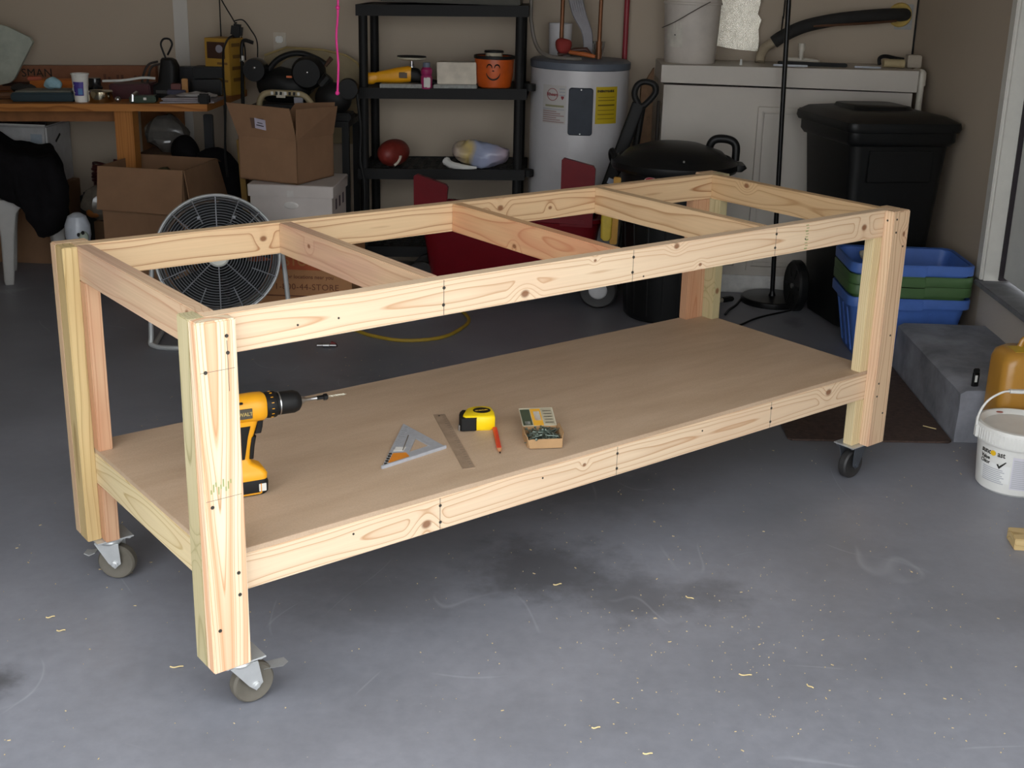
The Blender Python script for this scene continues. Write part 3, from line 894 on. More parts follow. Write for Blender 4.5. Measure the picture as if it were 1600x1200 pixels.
mb.tube(hp, .0042, 8); hb = build('pail_handle', mb, M_white, pl)
mb = MB(); loft(mb, [[(x, p[0] + .012, .384 + p[1]) for p in rrect(.022, .014, .005, 3)] for x in (-.050, .050)]); build('handle_grip', mb, M_white, hb)
for s in (-1, 1):
    mb = MB(); mb.box((s * .147, 0, .225), (.012, .022, .05), bev=.003); build('handle_ear', mb, M_white, pl)
def pail_face(a, z, extra=.0012):
    """frame on the pail wall; local XY is the printed face, bending about the vertical"""
    r = .123 + (z - .01) * .05 + extra
    return Matrix.Translation((r * math.sin(a), -r * math.cos(a), z)) @ RZ(a) @ FACE_Y
def pail_patch(a0, a1, z0_, z1_, name, m, extra=.0008):
    mb = MB(); n = 10
    def P(a, z): r = .1215 + (z - .01) * .058 + extra; return (r * math.sin(a), -r * math.cos(a), z)
    lo_ = [P(a0 + (a1 - a0) * i / n, z0_) for i in range(n + 1)]; hi_ = [P(a0 + (a1 - a0) * i / n, z1_) for i in range(n + 1)]
    vs = [[mb.bm.verts.new(p) for p in r] for r in (lo_, hi_)]
    for i in range(n): mb.bm.faces.new((vs[0][i], vs[0][i + 1], vs[1][i + 1], vs[1][i]))
    return build(name, mb, m, pl)
M_lab = mat('label_grey_lines', 'b5b7bc', .6, var=.02)
lab = pail_patch(-1.36, -.46, .052, .125, 'label_panel', mat('label_white', 'e3e4e2', .5, var=.02), .0006)
text('label_brand', 'sunc', .030, M_print, pl, pail_face(-1.19, .157), align='CENTER', bold=.0006, bend=.13, sx=.78)
text('label_brand', 'ast', .030, M_print, pl, pail_face(-.73, .157), align='CENTER', bold=.0006, bend=.13, sx=.78)
a_ = -.74
mb = MB(); mb.lathe([(0, 0), (.0105, 0), (.0105, .0010), (0, .0010)], 20, M=pail_face(-.955, .165)); build('label_sun', mb, mat('sun_yellow', 'e2b61e', .5, var=0), pl)
text('label_word', 'Value', .021, M_print, pl, pail_face(-1.20, .134), align='CENTER', bold=.0004, bend=.13, sx=.85)
text('label_word', 'Chlor', .021, M_print, pl, pail_face(-1.20, .115), align='CENTER', bold=.0004, bend=.13, sx=.85)
mb = MB(); mb.prism([(-.014, .006), (-.009, .009), (-.005, .001), (.016, .024), (.019, .022), (-.004, -.010)], .0008, M=pail_face(-.72, .118)); build('check_mark', mb, M_print, pl, smooth=0)
for k in range(8):
    pail_patch(-1.26, -.60 - .05 * (k % 3), .046 + k * .0078, .050 + k * .0078, 'print_line', M_lab, .0016)
for k in range(15):
    pail_patch(-.40, .32 - .07 * (k % 4 == 3), .040 + k * .0080, .0445 + k * .0080, 'print_line', M_lab, .0014)
pail_patch(-.43, .37, .034, .168, 'ingredients_panel', mat('label_pale_violet', 'cfcdd6', .6, var=.02), .0008)

# golden jug on the step, right at the edge of the picture
jg = thing('fuel_jug', 'golden yellow plastic fuel jug standing on the floor against the concrete step', 'jug', (1.722, 4.172, 0), math.radians(3))
M_gold = mat('golden_plastic', 'b08034', .3, var=.06, spec=.6)
mb = MB()
loft(mb, [[(p[0], p[1], z) for p in rrect(w, d, r, 6)] for w, d, z, r in
          ((.280, .160, .0, .03), (.300, .172, .012, .035), (.302, .174, .20, .04), (.300, .172, .370, .04), (.285, .160, .400, .045), (.250, .125, .416, .05))])
jb = build('jug_body', mb, M_gold, jg, smooth=60)
mb = MB(); mb.box((-.072, -.012, .4165), (.070, .080, .0016), rot=(0, 0, .0)); build('jug_sticker', mb, mat('yellow_sticker', 'c7a42c', .5), jg)
mb = MB(); mb.lathe([(0, .41), (.030, .41), (.028, .44), (.024, .457), (0, .459)], 20, (.090, 0, 0)); build('jug_cap', mb, M_gold, jg)
mb = MB(); mb.tube(spline([(-.06, .03, .41), (-.04, .03, .445), (.03, .03, .447), (.05, .03, .41)], 6), .011, 10); build('jug_handle', mb, M_gold, jg)

lt = thing('cigarette_lighter', 'tiny black lighter standing upright on the concrete step', 'lighter', (1.572, 4.345, .206), .2)
mb = MB(); loft(mb, [[(p[0], p[1], z) for p in rrect(.026, .014, .006, 4)] for z in (0, .056)]); lb = build('lighter_body', mb, M_blkg, lt)
mb = MB(); mb.box((-.002, -.0075, .034), (.010, .001, .026)); build('lighter_label', mb, M_paper, lb)
mb = MB(); mb.box((0, 0, .064), (.022, .012, .018), bev=.003); build('lighter_head', mb, M_blk, lt)

# offcut of timber at the right edge
bk = thing('wood_offcut', 'short yellowish wood offcut lying on the floor at right edge', 'wood block', (1.525, 3.425, 0), math.radians(-4))
o = board('offcut_block', bk, (-4.1, -1.65, 0.02), (4.1, 1.75, 1.52), 'x', W_yel)

# yellow air hose: one loop in view
mb = MB()
mb.tube(spline([(-1.30, 5.56, .009), (-1.12, 5.53, .009), (-.968, 5.456, .009), (-.871, 5.374, .009), (-.714, 5.312, .009), (-.545, 5.383, .009), (-.458, 5.572, .009), (-.448, 5.718, .009),
                 (-.52, 5.88, .009), (-.66, 6.0, .009), (-.86, 6.08, .009), (-.92, 6.25, .009)], 8), .0085, 10)
tag(build('air_hose', mb, mat('yellow_hose', 'a4882c', .5)), 'yellow air hose curving in a loop on the floor behind the bench', 'hose')
# dropped air coupler
ac = thing('air_coupler', 'small shiny metal air coupling with red tag on the floor', 'coupling', (-1.04, 5.195, 0.010), .12)
mb = MB(); mb.lathe([(0, -.045), (.006, -.045), (.006, -.02), (.010, -.018), (.010, .010), (.007, .012), (.007, .04), (0, .042)], 14, M=RY(PI / 2)); build('coupler_body', mb, M_steel, ac)
mb = MB(); mb.box((.028, .006, .006), (.026, .012, .014), rot=(0, .5, 0), bev=.002); build('coupler_tag', mb, mat('dark_red_tag', '7a2a2a', .5), ac)

# sawdust and shavings: uncountable chips, one object
mb = MB(); rnd = random.Random(11)
for k in range(950):
    if k < 720: x, y = rnd.uniform(-1.6, 1.6), rnd.uniform(2.0, 5.2)
    else: x, y = rnd.gauss(.55, .35), rnd.gauss(2.75, .28)
    s = rnd.choice((.0005, .0007, .0008, .0012)); a = rnd.uniform(0, PI)
    ln = s * rnd.choice((1, 1.2, 1.5, 3))
    dx, dy = math.cos(a), math.sin(a)
    mb.panel([(x - dx * ln - dy * s, y - dy * ln + dx * s, .0014), (x - dx * ln + dy * s, y - dy * ln - dx * s, .0014), (x + dx * ln + dy * s, y + dy * ln - dx * s, .0016), (x + dx * ln - dy * s, y + dy * ln + dx * s, .0016)], .0012)
tag(build('sawdust', mb, mat('sawdust', 'cbb68c', .8), smooth=0), 'scattered sawdust specks and chips on the grey floor', 'sawdust', kind='stuff')
def shaving(x, y, a, l, label):
    mb = MB(); pts = [(x + math.cos(a + .22 * t) * l * t, y + math.sin(a + .22 * t) * l * t, .003 + .0015 * math.sin(t * 3)) for t in (-1, -.6, -.2, .2, .6, 1)]
    mb.tube(pts, .0017, 6); tag(build('wood_shaving', mb, mat('shaving', 'd2bd8a', .8)), label, 'wood shaving', 'wood shavings on the floor')
shaving(-.904, 2.589, .1, .016, 'pale curled wood shaving on the floor left of the near leg')
shaving(-1.298, 2.801, .3, .011, 'upper of two short shavings on bare floor at far left')
shaving(.019, 3.07, .2, .012, 'short pale shaving lying on the left part of the dark floor stain')
shaving(.386, 3.02, -.6, .013, 'pale shaving at the right end of the dark floor stain')
shaving(.49, 2.64, -.1, .016, 'longest pale shaving among the specks on the right of the open floor')
shaving(.642, 2.60, -.9, .011, 'short slanted shaving right of the longest one on the open floor')
shaving(.115, 2.40, .1, .010, 'upper of two small shavings near the bottom centre of the floor')
shaving(.228, 2.31, .0, .011, 'lower of two small shavings near the bottom centre of the floor')
shaving(-1.245, 2.737, .1, .011, 'lower of two short shavings on bare floor at far left')
mb = MB(); mb.tube([(1.425, 4.43, .0105), (1.445, 4.413, .0110), (1.467, 4.40, .0105)], .002, 6); tag(build('wood_shaving', mb, mat('shaving', 'd2bd8a', .8)), 'pale shaving lying on the dark brown mat', 'wood shaving', 'wood shavings on the floor')

# ================================================================ right-hand background
M_cab = mat('cabinet_offwhite', 'c3bcb2', .5, var=.05, scale=3)
M_black = mat('black_bin_plastic', '141516', .42, var=.1, spec=.3)
# panelled plenum cabinet against the back wall
cb = thing('plenum_cabinet', 'large off-white panelled utility cabinet in the far right corner', 'cabinet', (0, 0, 0))
CX0, CX1, CYF = .50, 1.80, 6.46
mb = MB(); mb.box(((CX0 + CX1) / 2, (CYF + WY) / 2, .55), (CX1 - CX0, WY - CYF - .004, 1.10)); build('cabinet_body', mb, M_cab, cb)
mb = MB(); mb.hexa([(CX0 - .02, CYF - .035, 1.115), (CX1 + .01, CYF - .035, 1.108), (CX1 + .01, WY - .003, 1.108), (CX0 - .02, WY - .003, 1.115)],
                   [(CX0 - .02, CYF - .035, 1.203), (CX1 + .01, CYF - .035, 1.217), (CX1 + .01, WY - .003, 1.217), (CX0 - .02, WY - .003, 1.203)])
build('cabinet_top', mb, M_cab, cb)
mb = MB(); mb.box(((CX0 + CX1) / 2, CYF - .008, .048), (CX1 - CX0, .016, .096), bev=.003); build('base_board', mb, mat('baseboard_white', 'd6d4d0', .45), cb)
for x0, x1, z0_, z1_ in ((.58, .955, .125, .40), (1.0, 1.74, .125, 1.005)):
    mb = MB()
    for w, p, dep in ((.024, 0, .022), (.014, .034, .014)):
        a, b, c, d = x0 + p, x1 - p, z0_ + p, z1_ - p
        mb.box(((a + b) / 2, CYF - dep / 2, d - w / 2), (b - a, dep, w), bev=.002); mb.box(((a + b) / 2, CYF - dep / 2, c + w / 2), (b - a, dep, w), bev=.002)
        mb.box((a + w / 2, CYF - dep / 2, (c + d) / 2), (w, dep, d - c - 2 * w), bev=.002); mb.box((b - w / 2, CYF - dep / 2, (c + d) / 2), (w, dep, d - c - 2 * w), bev=.002)
    build('panel_moulding', mb, M_cab, cb)

# things on the cabinet
bu = thing('plastic_bucket', 'large cloudy white bucket with wire bail on the cabinet top', 'bucket', (.645, 6.67, 1.204))
mb = MB(); mb.lathe([(0, 0), (.132, 0), (.136, .006), (.150, .30), (.156, .302), (.156, .312), (.151, .314), (.152, .335), (.158, .337), (.158, .350), (.153, .352), (.154, .372), (.147, .372), (.130, .01), (0, .008)], 44)
build('bucket_shell', mb, mat('cloudy_plastic', 'cbc3ba', .5, var=.08, scale=9), bu)
mb = MB(); mb.tube(spline([(-.158, -.03, .176), (-.10, -.165, .215), (-.02, -.172, .265), (.04, -.166, .300), (.075, -.150, .318)], 6), .0025, 6); build('bail_wire', mb, mat('dull_wire', '6a655e', .5, .7), bu)
mb = MB(); n = 8
for z0_, z1_ in ((.085, .215),):
    vs = [[mb.bm.verts.new(((.1345 + .046 * z + .0015) * math.sin(a), -(.1345 + .046 * z + .0015) * math.cos(a), z)) for a in [(-1.15 + .75 * i / n) for i in range(n + 1)]] for z in (z0_, z1_)]
    for i in range(n): mb.bm.faces.new((vs[0][i], vs[0][i + 1], vs[1][i + 1], vs[1][i]))
build('worn_label', mb, mat('worn_label', 'cdc8bd', .6, var=.15), bu)
mb = MB(); mb.box((-.085, -.112, .145), (.03, .003, .006), rot=(0, 0, -.6)); build('label_print', mb, M_print, bu)

mb = MB()
ys = WY - .035
rnd = random.Random(5)
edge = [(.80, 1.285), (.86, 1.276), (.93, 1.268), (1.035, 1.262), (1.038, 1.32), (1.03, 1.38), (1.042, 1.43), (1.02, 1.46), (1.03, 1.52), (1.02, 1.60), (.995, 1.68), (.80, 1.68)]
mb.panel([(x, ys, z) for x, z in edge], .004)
M_lit_patch = mat('lit_patch_reflective', 'f6f1e2', .26, .75, var=.08, scale=40, bump=.8)  # shiny metallic sheet stands in for a patch of light on the wall
tag(build('lit_patch_sheet', mb, M_lit_patch, smooth=0), 'bright reflective sheet standing in for a lit patch of wall behind the bucket', 'light patch')

hs = thing('insulated_pipe', 'thick black foam insulated pipe curving into the corner wall', 'pipe', (0, 0, 0))
mb = MB(); mb.tube(spline([(1.105, 6.78, 1.318), (1.15, 6.77, 1.352), (1.25, 6.75, 1.405), (1.38, 6.75, 1.440), (1.52, 6.76, 1.463), (1.68, 6.79, 1.480), (1.80, 6.85, 1.484), (1.83, 6.895, 1.484)], 6), [.034] * 43, 14); build('foam_sleeve', mb, mat('black_foam', '262524', .85), hs)
mb = MB(); mb.tube(spline([(1.03, 6.72, 1.214), (1.035, 6.74, 1.25), (1.06, 6.765, 1.29), (1.112, 6.78, 1.322)], 6), .026, 12); build('pipe_elbow', mb, mat('tan_pipe_wrap', 'a99b84', .6), hs)
mb = MB(); mb.tube(spline([(1.30, 6.72, 1.412), (1.45, 6.72, 1.425), (1.60, 6.75, 1.437), (1.76, 6.80, 1.452)], 5), .007, 8); build('thin_line', mb, mat('copper_dull', '7a5a48', .4, .7), hs)
wp = thing('wall_plate', 'grey wall plate with yellow foam ring where the black pipe enters', 'plate', (0, 0, 0))
mb = MB(); mb.box((1.825, WY - .003, 1.472), (.095, .006, .135), bev=.002); build('cover_plate', mb, mat('grey_plate', '9a9b9a', .5, .2), wp)
mb = MB(); mb.lathe([(.034, -.012), (.060, -.016), (.066, .0), (.060, .012), (.036, .008)], 20, (1.80, WY - .012, 1.482), RX(PI / 2), closed=True); build('foam_ring', mb, mat('yellow_foam', 'bfa35a', .9, bump=.5), wp)
mb = MB(); mb.tube([(1.893, WY - .006, 1.25), (1.893, WY - .006, 2.6)], .005, 6); tag(build('corner_cable', mb, M_blk), 'thin black cable running up the corner of the walls', 'cable')
mb = MB(); mb.tube(spline([(1.145, 6.80, 1.37), (1.155, 6.84, 1.45), (1.165, 6.88, 1.55), (1.17, 6.88, 2.6)], 5), .0045, 6); tag(build('wall_cable', mb, M_blk), 'thin black cable rising from the black foam pipe', 'cable')

pv = thing('pipe_fitting', 'white plastic tee pipe fitting lying on the cabinet top', 'pipe fitting', (0, 0, 0))
M_pvc = mat('pvc_white', 'c9c3b6', .4)
mb = MB(); mb.tube([(1.155, 6.70, 1.238), (1.31, 6.70, 1.234)], .011, 12); mb.tube([(1.335, 6.66, 1.230), (1.27, 6.70, 1.236)], .012, 12); build('fitting_arm', mb, M_pvc, pv)
mb = MB(); mb.tube([(1.245, 6.70, 1.236), (1.245, 6.70, 1.300)], .013, 12); mb.tube([(1.245, 6.70, 1.282), (1.245, 6.70, 1.322)], .018, 12); build('fitting_stem', mb, M_pvc, pv)
mb = MB(); mb.box((1.29, 6.60, 1.222), (.36, .05, .018), rot=(0, 0, -.03), bev=.003); tag(build('flat_bar', mb, M_blk), 'flat black bar lying along the cabinet top', 'bar')
mb = MB(); mb.box((1.16, 6.52, 1.216), (.18, .014, .010), rot=(0, .0, -.02), bev=.002); tag(build('metal_strip', mb, M_alu), 'left of two thin silver strips on cabinet front edge', 'strip')
mb = MB(); mb.box((1.57, 6.54, 1.220), (.14, .014, .010), rot=(0, .0, .03), bev=.002); tag(build('metal_strip', mb, M_alu), 'right of two thin silver strips on cabinet front edge', 'strip')
mb = MB(); mb.tube(spline([(1.66, 6.66, 1.228), (1.66, 6.67, 1.26), (1.69, 6.67, 1.272), (1.75, 6.67, 1.262), (1.79, 6.67, 1.258)], 6), .010, 8); tag(build('bent_strap', mb, M_blk), 'short bent black strap on the cabinet near the corner', 'strap')
mb = MB(); mb.lathe([(0, 0), (.022, 0), (.022, .11), (0, .11)], 16, (1.66, 6.58, 1.242), RY(PI / 2)); tag(build('wood_dowel', mb, mat('pale_dowel', 'b3a27c', .7)), 'pale wooden dowel lying beside the corner wall', 'dowel')
mb = MB(); mb.box((1.828, 6.62, 1.255), (.075, .06, .065), bev=.004); tag(build('junction_box', mb, mat('beige_box', 'a79c8c', .6)), 'small beige box on the cabinet corner above the drain pipe', 'box')
dp = thing('drain_pipe', 'white drain pipe running down between the cabinet and right wall', 'pipe', (0, 0, 0))
mb = MB(); mb.tube([(1.84, 6.47, .02), (1.84, 6.47, 1.185)], .017, 14); build('pipe_run', mb, M_pvc, dp)
mb = MB(); mb.tube([(1.84, 6.47, 1.14), (1.84, 6.47, 1.192)], .023, 14); mb.tube([(1.84, 6.475, 1.205), (1.84, 6.585, 1.205)], .019, 14); mb.ball((1.84, 6.472, 1.200), .023, 14, 10); build('pipe_elbow', mb, M_pvc, dp)
mb = MB(); mb.lathe([(0, 0), (.008, 0), (.006, .03), (0, .032)], 10, (.905, 6.55, 1.207)); tag(build('white_bottle', mb, M_white), 'tiny white bottle standing on the cabinet below the bright sheet', 'bottle')

# floor lamp
lp = thing('floor_lamp', 'slim black floor lamp with round base before the white cabinet', 'lamp', (1.125, 6.27, 0))
mb = MB(); mb.lathe([(0, 0), (.165, 0), (.166, .006), (.164, .026), (.158, .031), (.02, .036), (.012, .06), (0, .06)], 48); build('lamp_base', mb, M_blkg, lp)
mb = MB(); mb.tube([(0, 0, .03), (-.030, 0, 1.0), (-.052, 0, 1.80)], .0125, 12); build('lamp_pole', mb, M_blkg, lp)
mb = MB(); mb.lathe([(.02, 1.78), (.06, 1.80), (.14, 1.88), (.135, 1.88), (.055, 1.808), (.02, 1.79)], 32, (-.052, 0, 0), closed=True); build('lamp_bowl', mb, M_blkg, lp)
mb = MB(); mb.tube(spline([(.962, 6.27, .010), (.92, 6.15, .008), (.87, 6.05, .007), (.84, 5.96, .007)], 8), .006, 6); tag(build('electric_cable', mb, M_blk), 'black cable on the floor with a plug beside the lamp base', 'cable')
mb = MB(); mb.tube(spline([(1.2, 6.09, .006), (1.0, 5.92, .006), (.84, 5.72, .006), (.6, 5.58, .006), (.3, 5.5, .006)], 8), .005, 6); tag(build('extension_cord', mb, M_blk), 'thin black cord crossing the floor in front of lamp base', 'cord')
pg = thing('cord_plug', 'black plug with pale sleeve lying on the floor left of the lamp', 'plug', (.885, 6.245, .012), math.radians(35))
mb = MB(); mb.box((0, 0, 0), (.075, .035, .024), bev=.006); build('plug_body', mb, M_blk, pg)
mb = MB(); mb.lathe([(0, 0), (.013, 0), (.010, .05), (0, .05)], 12, (-.038, 0, 0), RY(-PI / 2)); build('plug_sleeve', mb, mat('pale_rubber', '9d978c', .6), pg)

# big wheeled rubbish cart
wb = thing('wheeled_bin', 'large black wheeled rubbish bin in the corner behind the blue tubs', 'bin', (1.375, 5.77, 0), math.radians(14))
wb.scale = (1, .86, 1.055)
def rc(x0, x1, y0, y1, z, r=.05): return [((x0 + x1) / 2 + p[0], (y0 + y1) / 2 + p[1], z) for p in rrect(x1 - x0, y1 - y0, r, 5)]
mb = MB()
loft(mb, [rc(.0, .40, .0, .46, .012), rc(-.004, .406, -.006, .48, .05), rc(-.03, .44, -.04, .54, .55), rc(-.05, .463, -.065, .58, .90), rc(-.052, .465, -.068, .585, .915)])
build('bin_body', mb, M_black, wb, smooth=50)
mb = MB(); loft(mb, [rc(-.06, .472, -.075, .59, .865), rc(-.075, .487, -.09, .60, .885), rc(-.075, .487, -.09, .60, .925), rc(-.06, .472, -.08, .60, .93)]); build('bin_rim', mb, M_black, wb, smooth=50)
mb = MB(); mb.box((.205, -.060, .775), (.34, .012, .15), bev=.006); build('grab_bar_panel', mb, M_black, wb)
mb = MB()
loft(mb, [rc(-.085, .497, -.105, .62, .928), rc(-.092, .505, -.112, .63, .945), rc(-.088, .50, -.105, .63, .968), rc(-.045, .455, -.03, .60, .992), rc(.05, .36, .10, .52, 1.004)])
ld = build('bin_lid', mb, M_black, wb, smooth=50)
mb = MB(); loft(mb, [rc(.04, .37, .14, .50, .995, .06), rc(.055, .355, .155, .485, 1.018, .06)]); build('lid_panel', mb, M_black, ld, smooth=50)
mb = MB(); mb.tube([(-.06, .63, .955), (.47, .63, .955)], .018, 12); build('bin_handle', mb, M_black, wb)
for x in (-.075, .485):
    mb = MB(); W = Matrix.Translation((x, .42, .128)) @ RY(PI / 2)
    mb.lathe([(0, -.018), (.050, -.022), (.098, -.022), (.118, -.026), (.127, -.016), (.127, .016), (.118, .026), (.098, .022), (.050, .022), (0, .018)], 36, M=W)
    w = build('wheel', mb, M_black, wb)
    for k in range(6):
        a = k * PI / 3
        mb = MB(); mb.box((x + (-.024 if x < 0 else .024), .42 + .07 * math.cos(a), .128 + .07 * math.sin(a)), (.004, .052, .012), rot=RX(a).to_3x3(), bev=.001); build('wheel_spoke', mb, M_black, w)
    mb = MB(); mb.lathe([(0, -.030), (.013, -.028), (.013, .028), (0, .030)], 12, M=W); build('axle_cap', mb, mat('axle_steel', '8a8a86', .35, .9), w)
mb = MB(); mb.box((.205, .42, .128), (.54, .03, .03)); build('axle', mb, M_black, wb)

# nested recycling tubs
M_blue = mat('tub_blue', '4a70bd', .45, var=.06)
M_grn = mat('tub_green', '47683c', .45, var=.06)
def tub(z, m, name_label):
    t = thing('recycling_tub', name_label, 'tub', (1.572, 5.478, z), 0, 'nested recycling tubs')
    w0, w1, d0, d1, h = .43, .535, .30, .375, .29
    mb = MB()
    out = [[(p[0], p[1], zz) for p in rrect(w0 + (w1 - w0) * zz / h, d0 + (d1 - d0) * zz / h, .045, 5)] for zz in (0, .02, h * .5, h)]
    inn = [[(p[0], p[1], zz) for p in rrect(w0 - .008 + (w1 - w0) * zz / h, d0 - .008 + (d1 - d0) * zz / h, .042, 5)] for zz in (h, h * .5, .012)]
    loft(mb, out + inn)
    s = build('tub_shell', mb, m, t, smooth=50)
    mb = MB()
    r = lambda e, zz: [(p[0], p[1], zz) for p in rrect(w1 + e, d1 + e, .05, 5)]
    loft(mb, [r(-.006, h), r(.002, h - .036), r(.022, h - .038), r(.024, h + .002), r(.018, h + .006), r(-.006, h + .004)], False, False)
    ring = build('tub_rim', mb, m, t, smooth=50)
    mb = MB(); mb.box((-.02, -(d1 / 2 + .014), h - .020), (.15, .014, .052), bev=.005); build('tub_grip', mb, m, ring)
    for s_ in (-1, 1):
        for k in range(3):
            mb = MB(); zz = h * .42; mb.box((s_ * ((w0 + (w1 - w0) * .42) / 2 + .002), -.09 + k * .09, zz), (.008, .018, h * .72), rot=(0, s_ * math.atan2((w1 - w0) / 2, h), 0), bev=.002); build('side_rib', mb, m, s)
    for k in range(2):
        mb = MB(); mb.box((-.1 + .2 * k, -((d0 + (d1 - d0) * .42) / 2 + .001), h * .42), (.012, .006, h * .72), rot=(-math.atan2((d1 - d0) / 2, h) * -1, 0, 0), bev=.002); build('front_rib', mb, m, s)
    return t
tub(0.0, M_blue, 'blue recycling tub on the floor at the bottom of the stack')
tub(.058, M_grn, 'lower of two green tubs in the nested stack')
tub(.104, M_grn, 'upper of two green tubs in the nested stack')
tub(.156, M_blue, 'blue recycling tub on top of the nested stack')
mb = MB(); mb.ball((1.435, 5.50, .440), (.055, .05, .035), 16, 10); mb.rough(.016, 22, 2); tag(build('crumpled_paper', mb, mat('crumpled_paper', 'b9b3a4', .8), smooth=20), 'crumpled pale paper lying inside the top blue tub', 'paper')

# round black kitchen bin with clip lid
tc = thing('trash_can', 'round black lidded trash can behind the far bench corner', 'trash can', (.535, 5.96, 0))
tc.scale = (1.05, 1.05, 1.105)
mb = MB(); mb.lathe([(0, .0), (.195, .0), (.205, .012), (.245, .60), (.250, .66), (.262, .664), (.262, .69), (0, .69)], 48)
build('can_body', mb, M_black, tc)
for k in range(8):
    a = -PI / 2 + (k - 3.5) * .36
    mb = MB(); mb.tube([(.200 * math.cos(a), .200 * math.sin(a), .03), (.240 * math.cos(a), .240 * math.sin(a), .58)], .008, 6); build('can_rib', mb, M_black, tc)
mb = MB(); mb.lathe([(.262, .672), (.288, .668), (.298, .682), (.296, .704), (.262, .728), (.258, .716), (.22, .752), (.12, .782), (0, .790)], 56, sy=.97)
ld = build('can_lid', mb, M_black, tc, smooth=40)
mb = MB(); loft(mb, [[(.275 + dx + p[0], p[1] - .02, z) for p in rrect(.07, .13, .02, 3)] for z, dx in ((.676, 0), (.692, .02), (.706, .01))]); build('lid_lip', mb, M_black, ld)
for x in (.245,):
    mb = MB(); mb.tube(spline([(x - .085, .06, .70), (x - .078, .05, .775), (x - .05, .045, .802), (x + .01, .04, .800), (x + .04, .035, .775), (x + .042, .03, .71)], 6), .019, 12); build('can_handle', mb, M_black, tc)
mb = MB(); mb.tube(spline([(-.245, .06, .64), (-.29, .05, .70), (-.292, .02, .735), (-.275, -.02, .70)], 6), .016, 10); build('can_handle', mb, M_black, tc)
a_ = math.radians(-118)
FM = Matrix.Translation((.2555 * math.cos(a_), .2555 * math.sin(a_), .646)) @ RZ(a_ + PI / 2) @ FACE_Y
M_badge = mat('badge_red', 'b3263c', .45, var=0)
mb = MB(); mb.lathe([(0, 0), (.034, 0), (.034, .003), (0, .003)], 28, M=FM, sy=.46); bd = build('maker_badge', mb, M_badge, tc)
mb = MB(); mb.lathe([(.030, .003), (.0325, .003), (.0325, .0042), (.030, .0042)], 28, M=FM, sy=.46, closed=True); build('badge_outline', mb, M_paper, bd)
o = text('badge_lettering', 'Rubbermaid', .0105, M_paper, bd, FM @ T(0, -.0035, .0034), align='CENTER', bold=.0002)
mb = MB(); mb.ball((.02, -.245, .735), .006, 10, 8); build('lid_stud', mb, M_steel, ld)

# yellow post and bottle just left of the trash can
yp = thing('yellow_garden_tool', 'yellow wooden pole with grip hanging at the left side of the round trash can', 'tool', (.240, 5.83, 0))
mb = MB(); mb.box((.010, 0, .545), (.036, .030, .33), rot=(0, .02, 0), bev=.004); build('post', mb, mat('orange_yellow_wood', 'b98a34', .6), yp)
mb = MB(); loft(mb, [[(-.030 + p[0], -.012 + p[1], z) for p in rrect(w, .034, .012, 4)] for w, z in ((.030, .40), (.052, .412), (.056, .50), (.048, .56))]); build('grip', mb, mat('bright_yellow', 'c9ad3a', .5), yp)

# child's red wagon
M_red = mat('wagon_red', '691019', .38, var=.08, spec=.2)
wg = thing('red_wagon', 'dark red plastic wagon with two raised seat backs and black handle', 'wagon', (-.265, 6.175, 0), math.radians(-6))
wg.scale = (1.05, .80, .985)
def rl(w, d, z, r, dx=0): return [(p[0] + dx, p[1], z) for p in rrect(w, d, r, 5)]
mb = MB()
loft(mb, [rl(.72, .32, .10, .06), rl(.78, .36, .13, .07), rl(.84, .42, .36, .08), rl(.88, .46, .45, .09), rl(.90, .48, .455, .09), rl(.90, .48, .475, .09), rl(.85, .43, .475, .08), rl(.80, .38, .36, .07), rl(.72, .32, .17, .06)])
build('wagon_tub', mb, M_red, wg, smooth=50)
mb = MB(); mb.panel([(-.45, -.22, .44), (-.30, -.22, .44), (-.285, -.225, .605), (-.295, -.225, .62), (-.435, -.225, .665), (-.45, -.225, .655)], .035)
build('seat_back', mb, M_red, wg)
mb = MB(); mb.panel([(.255, -.22, .44), (.41, -.22, .44), (.415, -.225, .735), (.405, -.225, .752), (.265, -.225, .785), (.255, -.225, .775)], .035)
build('seat_back', mb, M_red, wg)
for x in (-.425, .445):
    for y in (-.115, .115):
        mb = MB(); W = Matrix.Translation((x, y, .095)) @ RX(PI / 2)
        mb.lathe([(0, -.025), (.05, -.025), (.085, -.035), (.094, -.025), (.094, .025), (.085, .035), (.05, .025), (0, .025)], 32, M=W)
        w = build('wheel', mb, M_rubk, wg)
        mb = MB(); mb.lathe([(0, -.034), (.040, -.032), (.046, -.026), (.046, .026), (.040, .032), (0, .034)], 24, M=W); build('hub', mb, mat('hub_white', 'c4c4c6', .4), w)
hp = [(.30, .22, .14), (.40, .20, .42), (.515, .20, .80), (.585, .20, 1.03)]
mb = MB()
loft(mb, [[Vector(c) + Vector((p[0], p[1], -p[0] * .34)) for p in rrect(.062 - .02 * (k == 0), .040, .012, 3)] for k, c in enumerate(hp)])
hd = build('pull_handle', mb, M_blk, wg)
mb = MB(); c = Vector((.612, .20, 1.090))
ring = [c + Vector(v) * .80 for v in ((-.030, 0, -.085), (-.062, 0, -.020), (-.050, 0, .040), (-.008, 0, .068), (.050, 0, .055), (.064, 0, .010), (.040, 0, -.035), (-.005, 0, -.085))]
mb.tube(spline(ring + [ring[0]], 5)[:-1], .0155, 10, closed=True); build('handle_grip', mb, M_blk, hd)
mb = MB(); mb.box((.468, .176, .625), (.032, .004, .030), rot=(0, .34, 0)); build('handle_label', mb, mat('label_blue_white', 'aab2c4', .5), hd)

